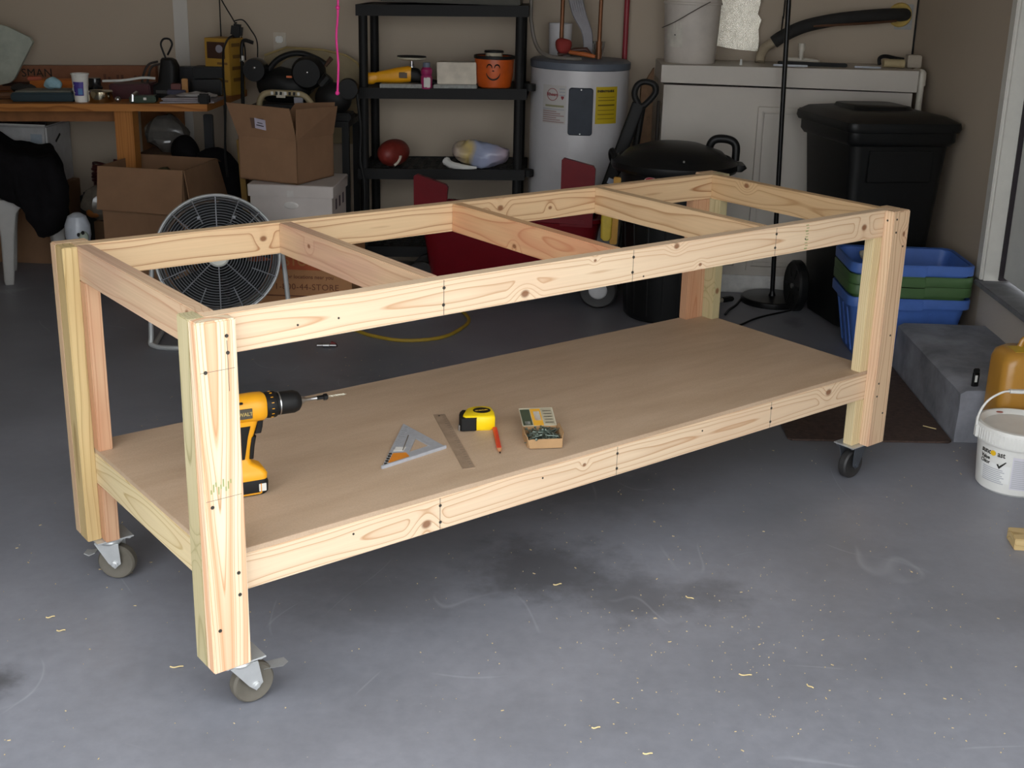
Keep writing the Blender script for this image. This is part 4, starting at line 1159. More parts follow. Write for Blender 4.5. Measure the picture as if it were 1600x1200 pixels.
mb = MB(); mb.tube([(.345, 6.40, .60), (.392, 6.45, .985)], .019, 10); mb.tube([(.285, 6.36, .0), (.345, 6.40, .60)], .014, 10)
tag(build('black_stick', mb, M_blk), 'short black stick leaning between the heater and the boards', 'stick')
mb = MB(); mb.panel([(.375, 6.60, 0), (.465, 6.62, 0), (.465, 6.80, 1.16), (.43, 6.80, 1.10), (.40, 6.79, 1.06)], .02); tag(build('leaning_board', mb, mat('brown_board', '7a5c42', .75, var=.2), smooth=0), 'brown board leaning between water heater and white cabinet', 'board')
mb = MB(); mb.box((.487, 6.60, .50), (.012, .05, 1.0), rot=(0, -.0, 0)); tag(build('dark_strip', mb, mat('dark_strip', '3a332d', .7)), 'narrow dark strip standing against the cabinet side', 'strip')

# water heater
wh = thing('water_heater', 'white cylindrical water heater with grey lid between shelves and cabinet', 'water heater', (.062, 6.625, 0))
HR = .262
M_enam = mat('heater_enamel', 'c4c2c4', .28, var=.03, spec=.6)
mb = MB(); mb.lathe([(0, .02), (HR, .02), (HR, 1.168), (0, 1.168)], 64); build('tank', mb, M_enam, wh)
mb = MB(); mb.lathe([(HR + .002, 1.160), (HR + .006, 1.164), (HR + .006, 1.196), (HR - .01, 1.206), (0, 1.212)], 64); build('tank_lid', mb, mat('lid_slate', '5a616c', .45), wh)
def tank_frame(a, z, e=.001): return Matrix.Translation(((HR + e) * math.sin(a), -(HR + e) * math.cos(a), z)) @ RZ(a) @ FACE_Y
def tank_patch(x0, x1, z0_, z1_, name, m, e, parent=None, n=8, th=0):
    mb = MB()
    aa = [(x0 + (x1 - x0) * i / n) for i in range(n + 1)]
    a_of = lambda x: math.asin(max(-.99, min(.99, x / HR)))
    g = [[mb.bm.verts.new(((HR + ee) * math.sin(a_of(x)), -(HR + ee) * math.cos(a_of(x)), z)) for x in aa] for z, ee in ((z0_, e - th), (z0_, e), (z1_, e), (z1_, e - th))] if th else \
        [[mb.bm.verts.new(((HR + e) * math.sin(a_of(x)), -(HR + e) * math.cos(a_of(x)), z)) for x in aa] for z in (z0_, z1_)]
    for A, B_ in zip(g, g[1:]):
        for i in range(n): mb.bm.faces.new((A[i], A[i + 1], B_[i + 1], B_[i]))
    return build(name, mb, m, parent or wh)
M_slate = mat('slate_cover', '2b323d', .4, spec=.2)
mb = MB()
for e, i_ in ((0, 0), (.010, 0), (.014, .006)):
    pass
a_of = lambda x: math.asin(x / HR)
outl = rrect(.122, .243, .014, 4)
loft(mb, [[((HR + e) * math.sin(a_of(.006 + p[0] * k)), -(HR + e) * math.cos(a_of(.006 + p[0] * k)), .955 + p[1] * (1 if k == 1 else .965)) for p in outl] for e, k in ((0, 1), (.010, 1), (.015, .94))])
cv = build('control_cover', mb, M_slate, wh, smooth=40)
for z in (1.068, .842):
    mb = MB(); mb.lathe([(0, 0), (.004, 0), (.003, .003), (0, .003)], 10, M=tank_frame(.024, z, .015)); build('cover_screw', mb, M_steel, cv)
lb = tank_patch(-.190, -.070, .885, 1.083, 'rating_label', mat('rating_label', 'bcb9b6', .5, var=.02), .001)
FMl = tank_frame(-.52, 1.035, .0016)
mb = MB(); mb.lathe([(.029, 0), (.032, 0), (.032, .0006), (.029, .0006)], 28, M=FMl @ T(-.012, 0, .0), closed=True, sy=1.0); build('logo_ring', mb, mat('logo_red', '8a3238', .5, var=0), lb)
text('logo_lettering', 'Rheem', .024, mat('logo_red', '8a3238', .5), lb, FMl @ T(-.012, -.007, .0004), align='CENTER', bold=.0006)
M_pinkprint = mat('pinkish_print', '9c8583', .6, var=.03)
for k in range(3): tank_patch(-.105, -.076, 1.062 - .016 * k, 1.069 - .016 * k, 'print_line', M_grey, .0018, lb, 3)
mb = MB(); mb.prism([(-.008, .009), (.008, .009), (.008, 0), (0, -.010), (-.008, 0)], .0006, M=tank_frame(-.345, 1.02, .0018)); build('shield_mark', mb, mat('logo_red', '8a3238', .5), lb)
tank_patch(-.176, -.080, .972, .982, 'print_line', mat('olive_print', '8d8a6a', .6, var=.03), .0018, lb, 5)
for k in range(7): tank_patch(-.187, -.078 - .02 * (k % 3), .892 + k * .0108, .898 + k * .0108, 'print_line', M_pinkprint if k < 6 else M_grey, .0018, lb, 6)
ly = tank_patch(.083, .194, .893, 1.083, 'energy_label', mat('energy_yellow', 'bfa51c', .5, var=.04), .001)
text('energy_lettering', 'ENERGYGUIDE', .0155, M_print, ly, tank_frame(.545, 1.056, .0016), align='CENTER', bold=.0008, bend=HR)
for z, h in ((1.028, .003), (1.012, .004), (.985, .008), (.962, .003), (.94, .004), (.918, .003)): tank_patch(.095, .182, z, z + h, 'print_line', mat('energy_print', '6b5a14', .6, var=0), .0018, ly, 5)

M_cu = mat('copper_pipe', '7d5236', .45, .5, var=.15)
for x, y, lab in ((-.045, 6.60, 'left copper pipe rising from the water heater lid'), (.155, 6.58, 'right copper pipe rising from the water heater lid')):
    mb = MB(); mb.tube([(x, y, 1.21), (x + .01, y, 2.60)], .011, 12)
    if x > 0: mb.tube([(x, y, 1.215), (x, y, 1.30)], .016, 12)
    tag(build('copper_pipe', mb, M_cu), lab, 'pipe', 'copper pipes above the heater')
mb = MB(); mb.lathe([(0, 0), (.058, 0), (.064, .17), (.058, .17), (.052, .006), (0, .006)], 32, (-.052, 6.705, 1.212)); tag(build('white_tub', mb, M_enam), 'plain white cup-shaped container standing on the water heater lid', 'container')
mb = MB(); mb.lathe([(0, 0), (.022, 0), (.036, .085), (.030, .085), (.018, .006), (0, .006)], 24, (.155, 6.66, 1.212)); tag(build('clear_cup', mb, mat('clear_plastic', 'd9d6d0', .12, trans=.8)), 'small clear plastic cup beside the right copper pipe', 'cup')
tl = thing('orange_handled_tool', 'orange and dark handled tool lying on the water heater lid', 'tool', (.06, 6.52, 1.215))
mb = MB(); mb.tube([(-.06, .02, .028), (.03, -.01, .020), (.075, -.02, .012)], [.010, .012, .009], 10); build('orange_handle', mb, mat('tool_orange', 'b5602a', .5), tl)
mb = MB(); mb.tube([(-.12, .02, .012), (-.03, .03, .040), (.03, .03, .045), (.05, .02, .02)], .011, 10); build('dark_handle', mb, mat('tool_brown', '4a2a1e', .5), tl)
mb = MB(); mb.ball((-.035, 6.54, 1.275), (.045, .03, .042), 16, 10); mb.rough(.014, 20, 4); tag(build('red_rag', mb, mat('red_rag', '8a2b26', .8)), 'crumpled red rag behind the orange tool on the heater', 'rag')
mb = MB()
for k in range(6):
    x0 = -.02 + k * .012
    mb.tube(spline([(x0 + .01, 6.70, 2.0), (x0, 6.71, 1.62), (x0 + .03, 6.68, 1.45), (.07 + k * .008, 6.66, 1.34), (.085 + k * .006, 6.63, 1.235)], 6), .009, 6)
tag(build('cable_bundle', mb, mat('pale_grey_sheath', '8f8d92', .6), smooth=40), 'bundle of pale grey cables hanging down behind the copper pipes', 'cable', kind='stuff')
mb = MB(); mb.tube(spline([(-.205, 6.55, 2.6), (-.207, 6.55, 1.55), (-.200, 6.54, 1.37), (-.165, 6.52, 1.26), (-.10, 6.48, 1.222), (.02, 6.44, 1.216), (.06, 6.46, 1.216)], 8), .0105, 10); tag(build('grey_conduit', mb, mat('grey_flex', '6f6860', .5)), 'grey flexible conduit curving down onto the heater lid left side', 'conduit')
mb = MB(); mb.tube([(.305, 6.86, .6), (.305, 6.86, 2.6)], .0145, 12); tag(build('red_water_line', mb, mat('pex_red', '8c2430', .45)), 'red plastic water line running up the wall behind the heater', 'pipe')

# black plastic shelving unit
M_shv = mat('shelving_black', '191919', .6, var=.1, spec=.25)
su = thing('shelving_unit', 'black plastic shelving unit with slotted shelves beside the water heater', 'shelf', (0, 0, 0))
SX0, SX1, SYF, SYB, SXM = -1.10, -.215, 6.42, 6.88, -.66
KS = .026
def sz(z, x): return z + KS * (x - SXM)
for ztop in (1.462, 1.044, .622, .20):
    solid = ztop > 1.2
    mb = MB()
    th = .056
    def sb(x0, x1, y0, y1, z0_, z1_):
        mb.hexa([(x0, y0, sz(z0_, x0)), (x1, y0, sz(z0_, x1)), (x1, y1, sz(z0_, x1)), (x0, y1, sz(z0_, x0))], [(x0, y0, sz(z1_, x0)), (x1, y0, sz(z1_, x1)), (x1, y1, sz(z1_, x1)), (x0, y1, sz(z1_, x0))])
    sb(SX0, SX1, SYF, SYF + .022, ztop - th, ztop); sb(SX0, SX1, SYB - .022, SYB, ztop - th, ztop)
    sb(SX0, SX0 + .022, SYF + .022, SYB - .022, ztop - th, ztop); sb(SX1 - .022, SX1, SYF + .022, SYB - .022, ztop - th, ztop)
    shf = build('shelf_frame', mb, M_shv, su, smooth=0)
    if ztop == .622 or ztop == .20:
        for k in range(7):
            mb = MB(); y = SYF + .04 + k * .055; sb(SX0 + .022, SX1 - .022, y, y + .022, ztop - .016, ztop - .004); build('shelf_slat', mb, M_shv, shf, smooth=0)
        for k in range(16):
            mb = MB(); x = SX0 + .05 + k * .052; sb(x, x + .022, SYF + .022, SYB - .022, ztop - .018, ztop - .005); build('shelf_slat', mb, M_shv, shf, smooth=0)
    else:
        mb = MB(); sb(SX0 + .022, SX1 - .022, SYF + .022, SYB - .022, ztop - .016, ztop - .004); build('shelf_deck', mb, M_shv, shf, smooth=0)
for x in (SX0 + .032, SX1 - .042):
    for y in (SYF + .035, SYB - .05):
        mb = MB(); mb.lathe([(0, 0), (.0235, 0), (.0235, sz(1.41, x)), (0, sz(1.41, x))], 18, (x, y, 0)); build('shelf_post', mb, M_shv, su)
for z in (1.05, .60):
    mb = MB(); mb.lathe([(0, -.02), (.03, -.018), (.03, .018), (0, .02)], 14, (SX1 + .016, SYF + .05, sz(z, SX1)), sy=1.1); build('post_knob', mb, M_shv, su)
mb = MB(); mb.box((-.62, 6.62, 1.540), (.72, .36, .14), bev=.006); tag(build('dark_case', mb, mat('dark_olive_case', '3c3a30', .6)), 'dark case lying on the very top shelf, mostly out of frame', 'case')

ZM = lambda x: sz(1.044 - .004, x)
ps = thing('polisher', 'yellow angle polisher lying upside down with its black disc up', 'power tool', (-.94, 6.52, ZM(-.94)), 0)
mb = MB(); loft(mb, [[(x, p[0], zc + p[1]) for p in rrect(w, h, w * .38, 4)] for x, w, h, zc in ((-.150, .040, .042, .040), (-.135, .058, .060, .040), (-.085, .060, .062, .042), (-.075, .048, .052, .046), (-.06, .052, .056, .050), (.04, .074, .080, .062), (.10, .078, .084, .070), (.115, .070, .078, .072))]); pb = build('tool_body', mb, M_yel, ps, smooth=50)
mb = MB(); loft(mb, [[(x, p[0], zc + p[1]) for p in rrect(w, h, w * .38, 4)] for x, w, h, zc in ((.112, .070, .076, .070), (.150, .066, .070, .064), (.175, .05, .05, .050))]); build('gear_case', mb, M_blk, ps, smooth=50)
mb = MB(); mb.box((.075, -.0385, .066), (.045, .004, .030), bev=.002); build('name_plate', mb, mat('plate_brown', '5a4630', .5), pb)
mb = MB(); mb.tube([(.16, 0, .045), (.22, .01, .03), (.27, .02, .025)], [.02, .017, .015], 10); build('side_handle', mb, M_blk, ps)
mb = MB(); mb.lathe([(0, .085), (.020, .085), (.016, .112), (.009, .114), (.009, .140), (0, .140)], 18, (.115, 0, 0)); build('spindle', mb, M_steel, ps)
mb = MB(); mb.lathe([(0, .140), (.055, .142), (.078, .150), (.078, .158), (0, .160)], 36, (.115, 0, 0)); bp = build('backing_pad', mb, mat('cream_pad', 'bdb7a4', .7), ps)
mb = MB(); mb.lathe([(0, .1602), (.076, .1602), (.076, .163), (0, .163)], 36, (.115, 0, 0)); build('sanding_disc', mb, mat('disc_black', '26221f', .9), bp)
M_tile = mat('grey_stone_tile', '8f908c', .6, var=.25, scale=60)
mb = MB(); mb.box((-.865, 6.455, ZM(-.86) + .012), (.23, .07, .024), rot=(0, -KS, 0), bev=.002); tag(build('stone_sample', mb, M_tile), 'grey speckled stone strip in front of the polisher', 'tile')
mb = MB(); mb.box((-.588, 6.47, ZM(-.59) + .011), (.225, .09, .022), rot=(0, -KS, 0), bev=.002); tag(build('stone_sample', mb, M_tile), 'grey speckled stone strip under the white carton', 'tile')
bt = thing('pink_bottle', 'small magenta bottle with grey cap on the middle shelf', 'bottle', (-.738, 6.44, ZM(-.74)))
mb = MB(); mb.lathe([(0, 0), (.028, 0), (.030, .006), (.030, .062), (.026, .070), (.030, .078), (.030, .098), (.018, .112), (0, .114)], 24); bb = build('bottle_body', mb, mat('magenta_plastic', 'a02a62', .35), bt)
mb = MB(); mb.lathe([(0, .108), (.020, .108), (.019, .134), (0, .135)], 18); build('bottle_cap', mb, mat('cap_grey_blue', '5f6878', .5), bt)
mb = MB(); mb.box((.006, -.0285, .034), (.034, .008, .052), bev=.003); build('bottle_label', mb, M_paper, bb)
mb = MB(); mb.box((-.583, 6.505, ZM(-.58) + .022 + .056), (.205, .10, .112), rot=(0, -KS, .0), bev=.003); tag(build('white_carton', mb, mat('white_carton', 'd2c9b9', .7)), 'plain white carton standing on a stone strip, middle shelf', 'box')
pk = thing('pumpkin_bucket', 'orange bucket with a carved smiling face on the middle shelf', 'bucket', (-.392, 6.53, ZM(-.39)))
mb = MB(); mb.lathe([(0, 0), (.076, 0), (.088, .008), (.100, .07), (.104, .15), (.104, .162), (.098, .162), (.094, .07), (.08, .012), (0, .01)], 40); pk_b = build('bucket_shell', mb, mat('halloween_orange', 'c9591c', .35, spec=.6), pk)
mb = MB(); mb.lathe([(.1035, .150), (.1085, .152), (.1085, .166), (.1035, .168)], 40, closed=True); build('bucket_rim', mb, M_blk, pk)
def pkp(x, z): r = .0955 + .06 * (z - .02) if z < .07 else .1005 + .05 * (z - .07); a = math.asin(x / .105); return ((r + .002) * math.sin(a), -(r + .002) * math.cos(a), z)
for s in (-1, 1):
    mb = MB(); mb.tube([pkp(.001 + s * (.020 + .014 * math.cos(t)), .108 + .018 * math.sin(t)) for t in [PI * i / 8 for i in range(9)]], [.0015 + .0025 * math.sin(PI * i / 8) for i in range(9)], 6); build('painted_eye', mb, M_blk, pk_b)
mb = MB(); mb.tube([pkp(.001 + .036 * math.cos(t), .083 + .034 * math.sin(t)) for t in [PI + PI * i / 14 for i in range(15)]], [.0012 + .0032 * math.sin(PI * i / 14) for i in range(15)], 6); build('painted_mouth', mb, M_blk, pk_b)
mb = MB(); mb.tube([pkp(-.004, .094), pkp(.006, .094)], .003, 6); build('painted_nose', mb, M_blk, pk_b)
mb = MB(); mb.lathe([(0, 0), (.045, 0), (.045, .075), (0, .075)], 24, (-.395, 6.54, ZM(-.39) + .105)); tag(build('paper_roll', mb, mat('cream_roll', 'c9bfa9', .8)), 'cream paper roll sticking out of the orange bucket', 'roll')
mb = MB(); mb.lathe([(0, 0), (.052, 0), (.050, .010), (0, .012)], 24, (-.395, 6.54, ZM(-.39) + .181)); tag(build('black_disc', mb, M_blk), 'thin black lid resting on the roll in the orange bucket', 'disc')

ZB = lambda x: sz(.622 - .004, x)
fb = thing('football', 'dark red football with one white stripe on the slotted shelf', 'ball', (-.925, 6.53, ZB(-.925) + .074), math.radians(72))
FR = .072
mb = MB(); mb.lathe([(FR * math.sin(PI * i / 16) ** .85 * (1.0), -.125 * math.cos(PI * i / 16)) for i in range(17)], 32, M=RY(PI / 2)); build('ball_cover', mb, mat('football_maroon', '7c2a22', .5, var=.1, bump=.3), fb, smooth=80)
mb = MB(); x = -.06; r = FR * math.sin(math.acos(.06 / .125)) ** .85 + .0012
mb.tube([(x + .006 * math.cos(t * 2), r * math.cos(t), r * math.sin(t)) for t in [PI * 1.02 + .95 * i / 10 for i in range(11)]], .009, 6)
build('stripe', mb, mat('stripe_white', 'c9bfae', .6), fb)
pb = thing('plastic_bag', 'white and pastel plastic bag lying on the slotted shelf', 'bag', (-.47, 6.52, ZB(-.47)))
mb = MB(); mb.ball((.015, 0, .070), (.150, .10, .074), 36, 20); mb.rough(.030, 11, 3); mb.rough(.010, 34, 8)
for v in mb.bm.verts:
    if v.co.z < .004: v.co.z = .004
def bag_mat():
    m = newmat('pastel_bag'); t = NT(m); co = t.coord()
    sep = t.n.new('ShaderNodeSeparateXYZ'); t.l.new(co, sep.inputs[0])
    f = t.math('ADD', t.math('MULTIPLY', sep.outputs[0], 2.6), t.math('MULTIPLY', t.noise(co, 6.0, 2), .35))
    c = t.ramp(t.math('ADD', f, .26), [(0.0, lin('c4b3b6')), (.16, lin('c9b79c')), (.30, lin('d0b878')), (.40, lin('9aa2bc')), (.60, lin('a0a8c4')), (.85, lin('b0a0ac'))])
    t.l.new(c, t.b.inputs['Base Color']); t.b.inputs['Roughness'].default_value = .3
    return m
build('bag_body', mb, bag_mat(), pb, smooth=180)
mb = MB(); mb.tube(spline([(-.17, -.03, .035), (-.14, -.06, .02), (-.07, -.085, .012), (.0, -.09, .012)], 5), [.022, .024, .02, .02, .02, .02, .018, .018, .018, .016, .016, .014, .012, .01, .008, .006], 10); build('bag_tail', mb, M_white, pb)
# pink cord from the ceiling
mb = MB(); mb.tube(spline([(-.832, 4.5, 2.60), (-.835, 4.5, 1.9), (-.833, 4.501, 1.52), (-.841, 4.5, 1.40), (-.836, 4.5, 1.30), (-.841, 4.5, 1.20)], 5), .0040, 8); mb.ball((-.841, 4.5, 1.198), .008, 10, 8); mb.ball((-.834, 4.5, 1.50), .008, 10, 8)
tag(build('hanging_cord', mb, mat('neon_pink', 'e0308c', .55)), 'bright pink cord hanging from the ceiling before the shelving', 'cord')

# ================================================================ left-hand background
M_cardb = mat('brown_cardboard', '86654a', .85, var=.08, scale=7)
M_cardo = mat('orange_brown_cardboard', 'a87850', .85, var=.06)
def cloth_mat(name, c, rough=.9):
    return mat(name, c, rough, var=.25, scale=14, bump=.3, spec=.1)
M_blkcloth = cloth_mat('black_cloth', '141315')

# old work table along the back wall
M_table = wood('table_orange_wood', 'b77a3e', '8f5727', 'a96a34', [], 21.0, .012, tintamt=.5, fibre=.2)
M_tabled = mat('table_dark_side', '8a5a32', .7, var=.15)
wt = thing('work_table', 'old orange-brown wooden work table cluttered with tools along back wall', 'table', (0, 0, 0))
KT, TX1, TYF, TYB = .034, -1.790, 6.10, 6.875
def tz(x): return .957 + KT * (x - TX1)
mb = MB()
for (x0, x1, y0, y1, a, b) in ((-4.05, TX1, TYF, TYB, -.036, 0.0),):
    mb.hexa([(x0, y0, tz(x0) + a), (x1, y0, tz(x1) + a), (x1, y1, tz(x1) + a), (x0, y1, tz(x0) + a)], [(x0, y0, tz(x0) + b), (x1, y0, tz(x1) + b), (x1, y1, tz(x1) + b), (x0, y1, tz(x0) + b)])
build('table_top', mb, M_table, wt, smooth=0)
mb = MB(); x0, x1 = -4.0, -2.24
mb.hexa([(x0, 6.26, tz(x0) - .105), (x1, 6.26, tz(x1) - .105), (x1, 6.30, tz(x1) - .105), (x0, 6.30, tz(x0) - .105)], [(x0, 6.26, tz(x0) - .036), (x1, 6.26, tz(x1) - .036), (x1, 6.30, tz(x1) - .036), (x0, 6.30, tz(x0) - .036)])
build('apron', mb, M_tabled, wt, smooth=0)
for x in (-3.9, -2.232):
    mb = MB(); mb.box((0, 0, 0), (tz(x) - .036, .088, .092), bev=.003)
    o = build('table_leg', mb, M_table, wt); o.matrix_basis = T(x, 6.20, (tz(x) - .036) / 2) @ RY(-PI / 2)
mb = MB(); mb.box((-2.245, 6.80, (tz(-2.15) - .04) / 2), (.235, .03, tz(-2.15) - .04)); build('table_leg', mb, M_tabled, wt)
mb = MB(); mb.box((-3.9, 6.80, (tz(-3.9) - .04) / 2), (.235, .03, tz(-3.9) - .04)); build('table_leg', mb, M_tabled, wt)

# long box standing on the table against the wall, with lettering
lbx = thing('long_carton', 'long flat reddish-brown carton with black lettering standing against the wall', 'box', (0, 0, 0))
M_redbrn = mat('red_brown_card', '8e5f45', .8, var=.1)
mb = MB(); x0, x1 = -3.35, -2.28
mb.hexa([(x0, 6.83, tz(x0)), (x1, 6.83, tz(x1)), (x1, 6.87, tz(x1)), (x0, 6.87, tz(x0))], [(x0, 6.83, tz(x0) + .132), (x1, 6.83, tz(x1) + .132), (x1, 6.87, tz(x1) + .132), (x0, 6.87, tz(x0) + .132)])
build('carton_body', mb, M_redbrn, lbx, smooth=0)
text('carton_lettering', 'SMAN', .062, M_print, lbx, T(-3.022, 6.829, tz(-3.0) + .072) @ RY(-KT) @ FACE_Y, bold=0.0, sx=1.0, space=1.06)
mb = MB(); x = -3.0; mb.box((x - .02, 6.829, tz(x) + .032), (.23, .002, .022), rot=(0, -KT, 0)); build('print_block', mb, mat('dark_red_print', '3e2620', .7), lbx, smooth=0)
rnd = random.Random(8)
for k in range(16):
    x = -2.73 + k * .024
    if k in (4, 9, 12): continue
    mb = MB(); mb.box((x, 6.829, tz(x) + rnd.choice((.06, .072, .05))), (.014, .002, rnd.choice((.012, .022, .03))), rot=(0, -KT, 0)); build('faded_print', mb, mat('faded_print', '6d4636', .8), lbx, smooth=0)

def on_table(x): return tz(x)
# white flat panel leaning at the left end
mb = MB(); mb.panel([(-3.25, 6.70, tz(-3.2)), (-3.03, 6.70, tz(-3.0) + .05), (-3.005, 6.70, .985), (-2.885, 6.70, 1.185), (-2.90, 6.70, 1.21), (-3.02, 6.70, 1.265), (-3.25, 6.70, 1.30)], .022)
tag(build('foam_board', mb, mat('foam_white', 'a9b0a4', .7), smooth=0), 'pale greenish-white panel leaning against wall at left picture edge', 'board')
mb = MB(); mb.box((-2.73, 6.62, tz(-2.73) + .038), (.27, .12, .076), rot=(0, -KT, 0), bev=.004); tag(build('orange_box', mb, mat('orange_card', 'd0782f', .7)), 'low orange box on the table behind the dark case', 'box')
mb = MB(); mb.box((-2.845, 6.58, tz(-2.84) + .086), (.07, .08, .018), rot=(0, -KT, .4), bev=.004); tag(build('orange_packet', mb, mat('red_orange', 'a8481f', .6)), 'small red-orange packet on top of the orange box', 'packet')
dc = thing('tool_case', 'dark blue-green flat tool case with pale lid on the table', 'case', (-2.645, 6.27, tz(-2.645) + .002), 0)
mb = MB(); mb.box((0, 0, .023), (.32, .18, .044), rot=(0, -KT, 0), bev=.008); build('case_body', mb, mat('case_teal', '27383f', .5), dc)
mb = MB(); mb.box((0, .01, .048), (.29, .17, .010), rot=(0, -KT, 0), bev=.005); build('case_lid', mb, mat('case_lid_grey', '6c6a60', .6), dc)
mb = MB(); mb.ball((-2.632, 6.30, tz(-2.63) + .082), (.042, .035, .030), 16, 10); mb.rough(.014, 26, 3); tag(build('blue_rag', mb, cloth_mat('pale_blue_cloth', '9cc0cc'), smooth=30), 'crumpled pale blue rag on the dark tool case', 'rag')
mb = MB(); mb.ball((-2.83, 6.42, tz(-2.8) + .035), (.06, .06, .035), 16, 10); mb.rough(.02, 20, 6); tag(build('dark_rag', mb, cloth_mat('dark_grey_cloth', '3a3836'), smooth=30), 'dark crumpled rag on the table at far left', 'rag')
mb = MB(); mb.tube([(-3.0, 6.25, tz(-2.95) + .02), (-2.78, 6.30, tz(-2.8) + .025)], .018, 8); tag(build('brown_handle', mb, mat('handle_brown', '5d3c22', .6)), 'brown wooden tool handle lying at the left table edge', 'tool')

cu = thing('foam_cup', 'tall white drinking cup with purple printed panel on the table', 'cup', (-2.448, 6.19, tz(-2.448) + .001))
mb = MB(); mb.lathe([(0, 0), (.031, 0), (.032, .004), (.041, .132), (.044, .136), (.044, .142), (.039, .142), (.030, .008), (0, .008)], 32); build('cup_shell', mb, mat('cup_white', 'e2e1db', .5), cu)
mb = MB(); n = 8
vs = [[mb.bm.verts.new(((.0325 + .068 * z) * math.sin(a) * 1.01, -(.0325 + .068 * z) * math.cos(a) * 1.01, z)) for a in [-.62 + 1.35 * i / n for i in range(n + 1)]] for z in (.034, .102)]
for i in range(n): mb.bm.faces.new((vs[0][i], vs[0][i + 1], vs[1][i + 1], vs[1][i]))
pn = build('cup_print', mb, mat('cup_purple', '46368a', .5, var=.2, scale=40), cu)
mb = MB(); mb.tube([(-.012 + .012 * math.cos(t), -.0395, .068 + .020 * math.sin(t)) for t in [PI * .6 + PI * .9 * i / 8 for i in range(9)]], .0016, 6); build('print_swirl', mb, M_paper, pn)
mb = MB(); mb.box((.012, -.0385, .055), (.022, .003, .030)); build('print_patch', mb, mat('print_blue', '5a86b8', .5), pn)
mb = MB(); mb.lathe([(0, 0), (.036, 0), (.037, .06), (.030, .07), (.030, .105), (0, .106)], 24, (-2.44, 6.36, tz(-2.44))); tag(build('dark_jar', mb, mat('dark_bottle_glass', '17191c', .2)), 'dark squat jar behind the silver can on the table', 'jar')
mb = MB(); mb.lathe([(0, 0), (.058, 0), (.060, .003), (.060, .054), (.057, .058), (.052, .056), (0, .055)], 36, (-2.35, 6.19, tz(-2.35))); tag(build('silver_can', mb, mat('polished_tin', 'c2b9a2', .16, 1.0, var=.03)), 'low shiny silver can at the table front edge', 'can')
mb = MB(); mb.ball((-2.258, 6.17, tz(-2.258) + .016), .015, 14, 10); tag(build('steel_ball', mb, M_steel), 'small shiny ball-shaped cap right of the silver can', 'cap')
mb = MB(); mb.box((-2.26, 6.42, tz(-2.26) + .038), (.21, .16, .076), rot=(0, -KT, .05), bev=.006); tag(build('maroon_box', mb, mat('maroon_case', '43161d', .5)), 'dark maroon box in the middle of the table', 'box')
mb = MB(); mb.tube(spline([(-2.40, 6.36, tz(-2.4) + .09), (-2.30, 6.37, tz(-2.3) + .092), (-2.20, 6.38, tz(-2.2) + .105), (-2.14, 6.40, tz(-2.14) + .100)], 5), .0065, 8); tag(build('white_rod', mb, M_white), 'thin curved white rod lying across the maroon box', 'rod')
sm = thing('silver_tape_tool', 'small shiny metal tool lying before the maroon box', 'tool', (-2.13, 6.18, tz(-2.13)))
mb = MB(); mb.box((0, 0, .018), (.13, .07, .034), rot=(0, -KT, .1), bev=.006); build('tool_body', mb, mat('dark_green_metal', '3e4a3e', .3, .6), sm)
mb = MB(); mb.tube([(-.045, -.037, .006), (-.045, -.034, .034), (-.042, .02, .044)], .010, 8); build('tool_clip', mb, M_steel, sm)
mb = MB(); mb.box((.018, -.038, .022), (.014, .004, .012), rot=(0, 0, .1)); build('tool_badge', mb, M_paper, sm)
# black power tool with looped cord
pt = thing('black_router', 'black power tool standing upright with a looped cord on the table', 'power tool', (-2.09, 6.46, tz(-2.09)))
mb = MB(); loft(mb, [[(p[0] + dx, p[1], z) for p in rrect(w, d, min(w, d) * .3, 4)] for w, d, z, dx in ((.15, .12, 0, -.02), (.15, .12, .055, -.02), (.10, .10, .075, 0), (.088, .09, .16, .01), (.07, .08, .19, .005), (.05, .05, .2, 0))]); build('tool_body', mb, M_blk, pt, smooth=40)
mb = MB(); mb.tube(spline([(-.005, 0, .19), (-.02, -.005, .235), (-.028, -.005, .27), (-.012, -.005, .295), (.018, -.005, .295), (.030, -.005, .272), (.020, -.005, .245), (.002, 0, .215)], 6), .0052, 8); build('cord_loop', mb, M_blk, pt)
mb = MB(); mb.tube(spline([(-.05, 0, .18), (-.10, -.01, .16), (-.13, -.02, .09), (-.125, -.03, .03)], 6), .006, 8); mb.tube(spline([(-.03, 0, .17), (-.08, -.02, .15), (-.10, -.03, .08), (-.11, -.04, .02)], 6), .006, 8); build('cord', mb, mat('brown_cord', '2c2420', .6), pt)
mb = MB(); mb.box((-.02, -.0615, .030), (.06, .004, .016), bev=.001); build('tool_badge', mb, mat('badge_dim', '4b4a48', .5), pt)
sm = thing('parts_tray', 'stack of papers in a clear wrap near the table right corner', 'papers', (-1.90, 6.22, tz(-1.9)))
for k, (rz, dx) in enumerate(((.03, 0), (-.05, .01), (.08, -.015))):
    mb = MB(); mb.box((dx, .0, .005 + k * .009), (.27 - k * .02, .19, .007), rot=(0, -KT, rz), bev=.001); build('sheet', mb, mat('paper_violet_grey', '8d8588', .6, var=.15), sm)
mb = MB(); mb.ball((.02, .01, .034), (.11, .07, .012), 20, 10); mb.rough(.010, 24, 4); build('clear_wrap', mb, mat('clear_wrap', 'a9a6a6', .15, var=.1), sm, smooth=20)
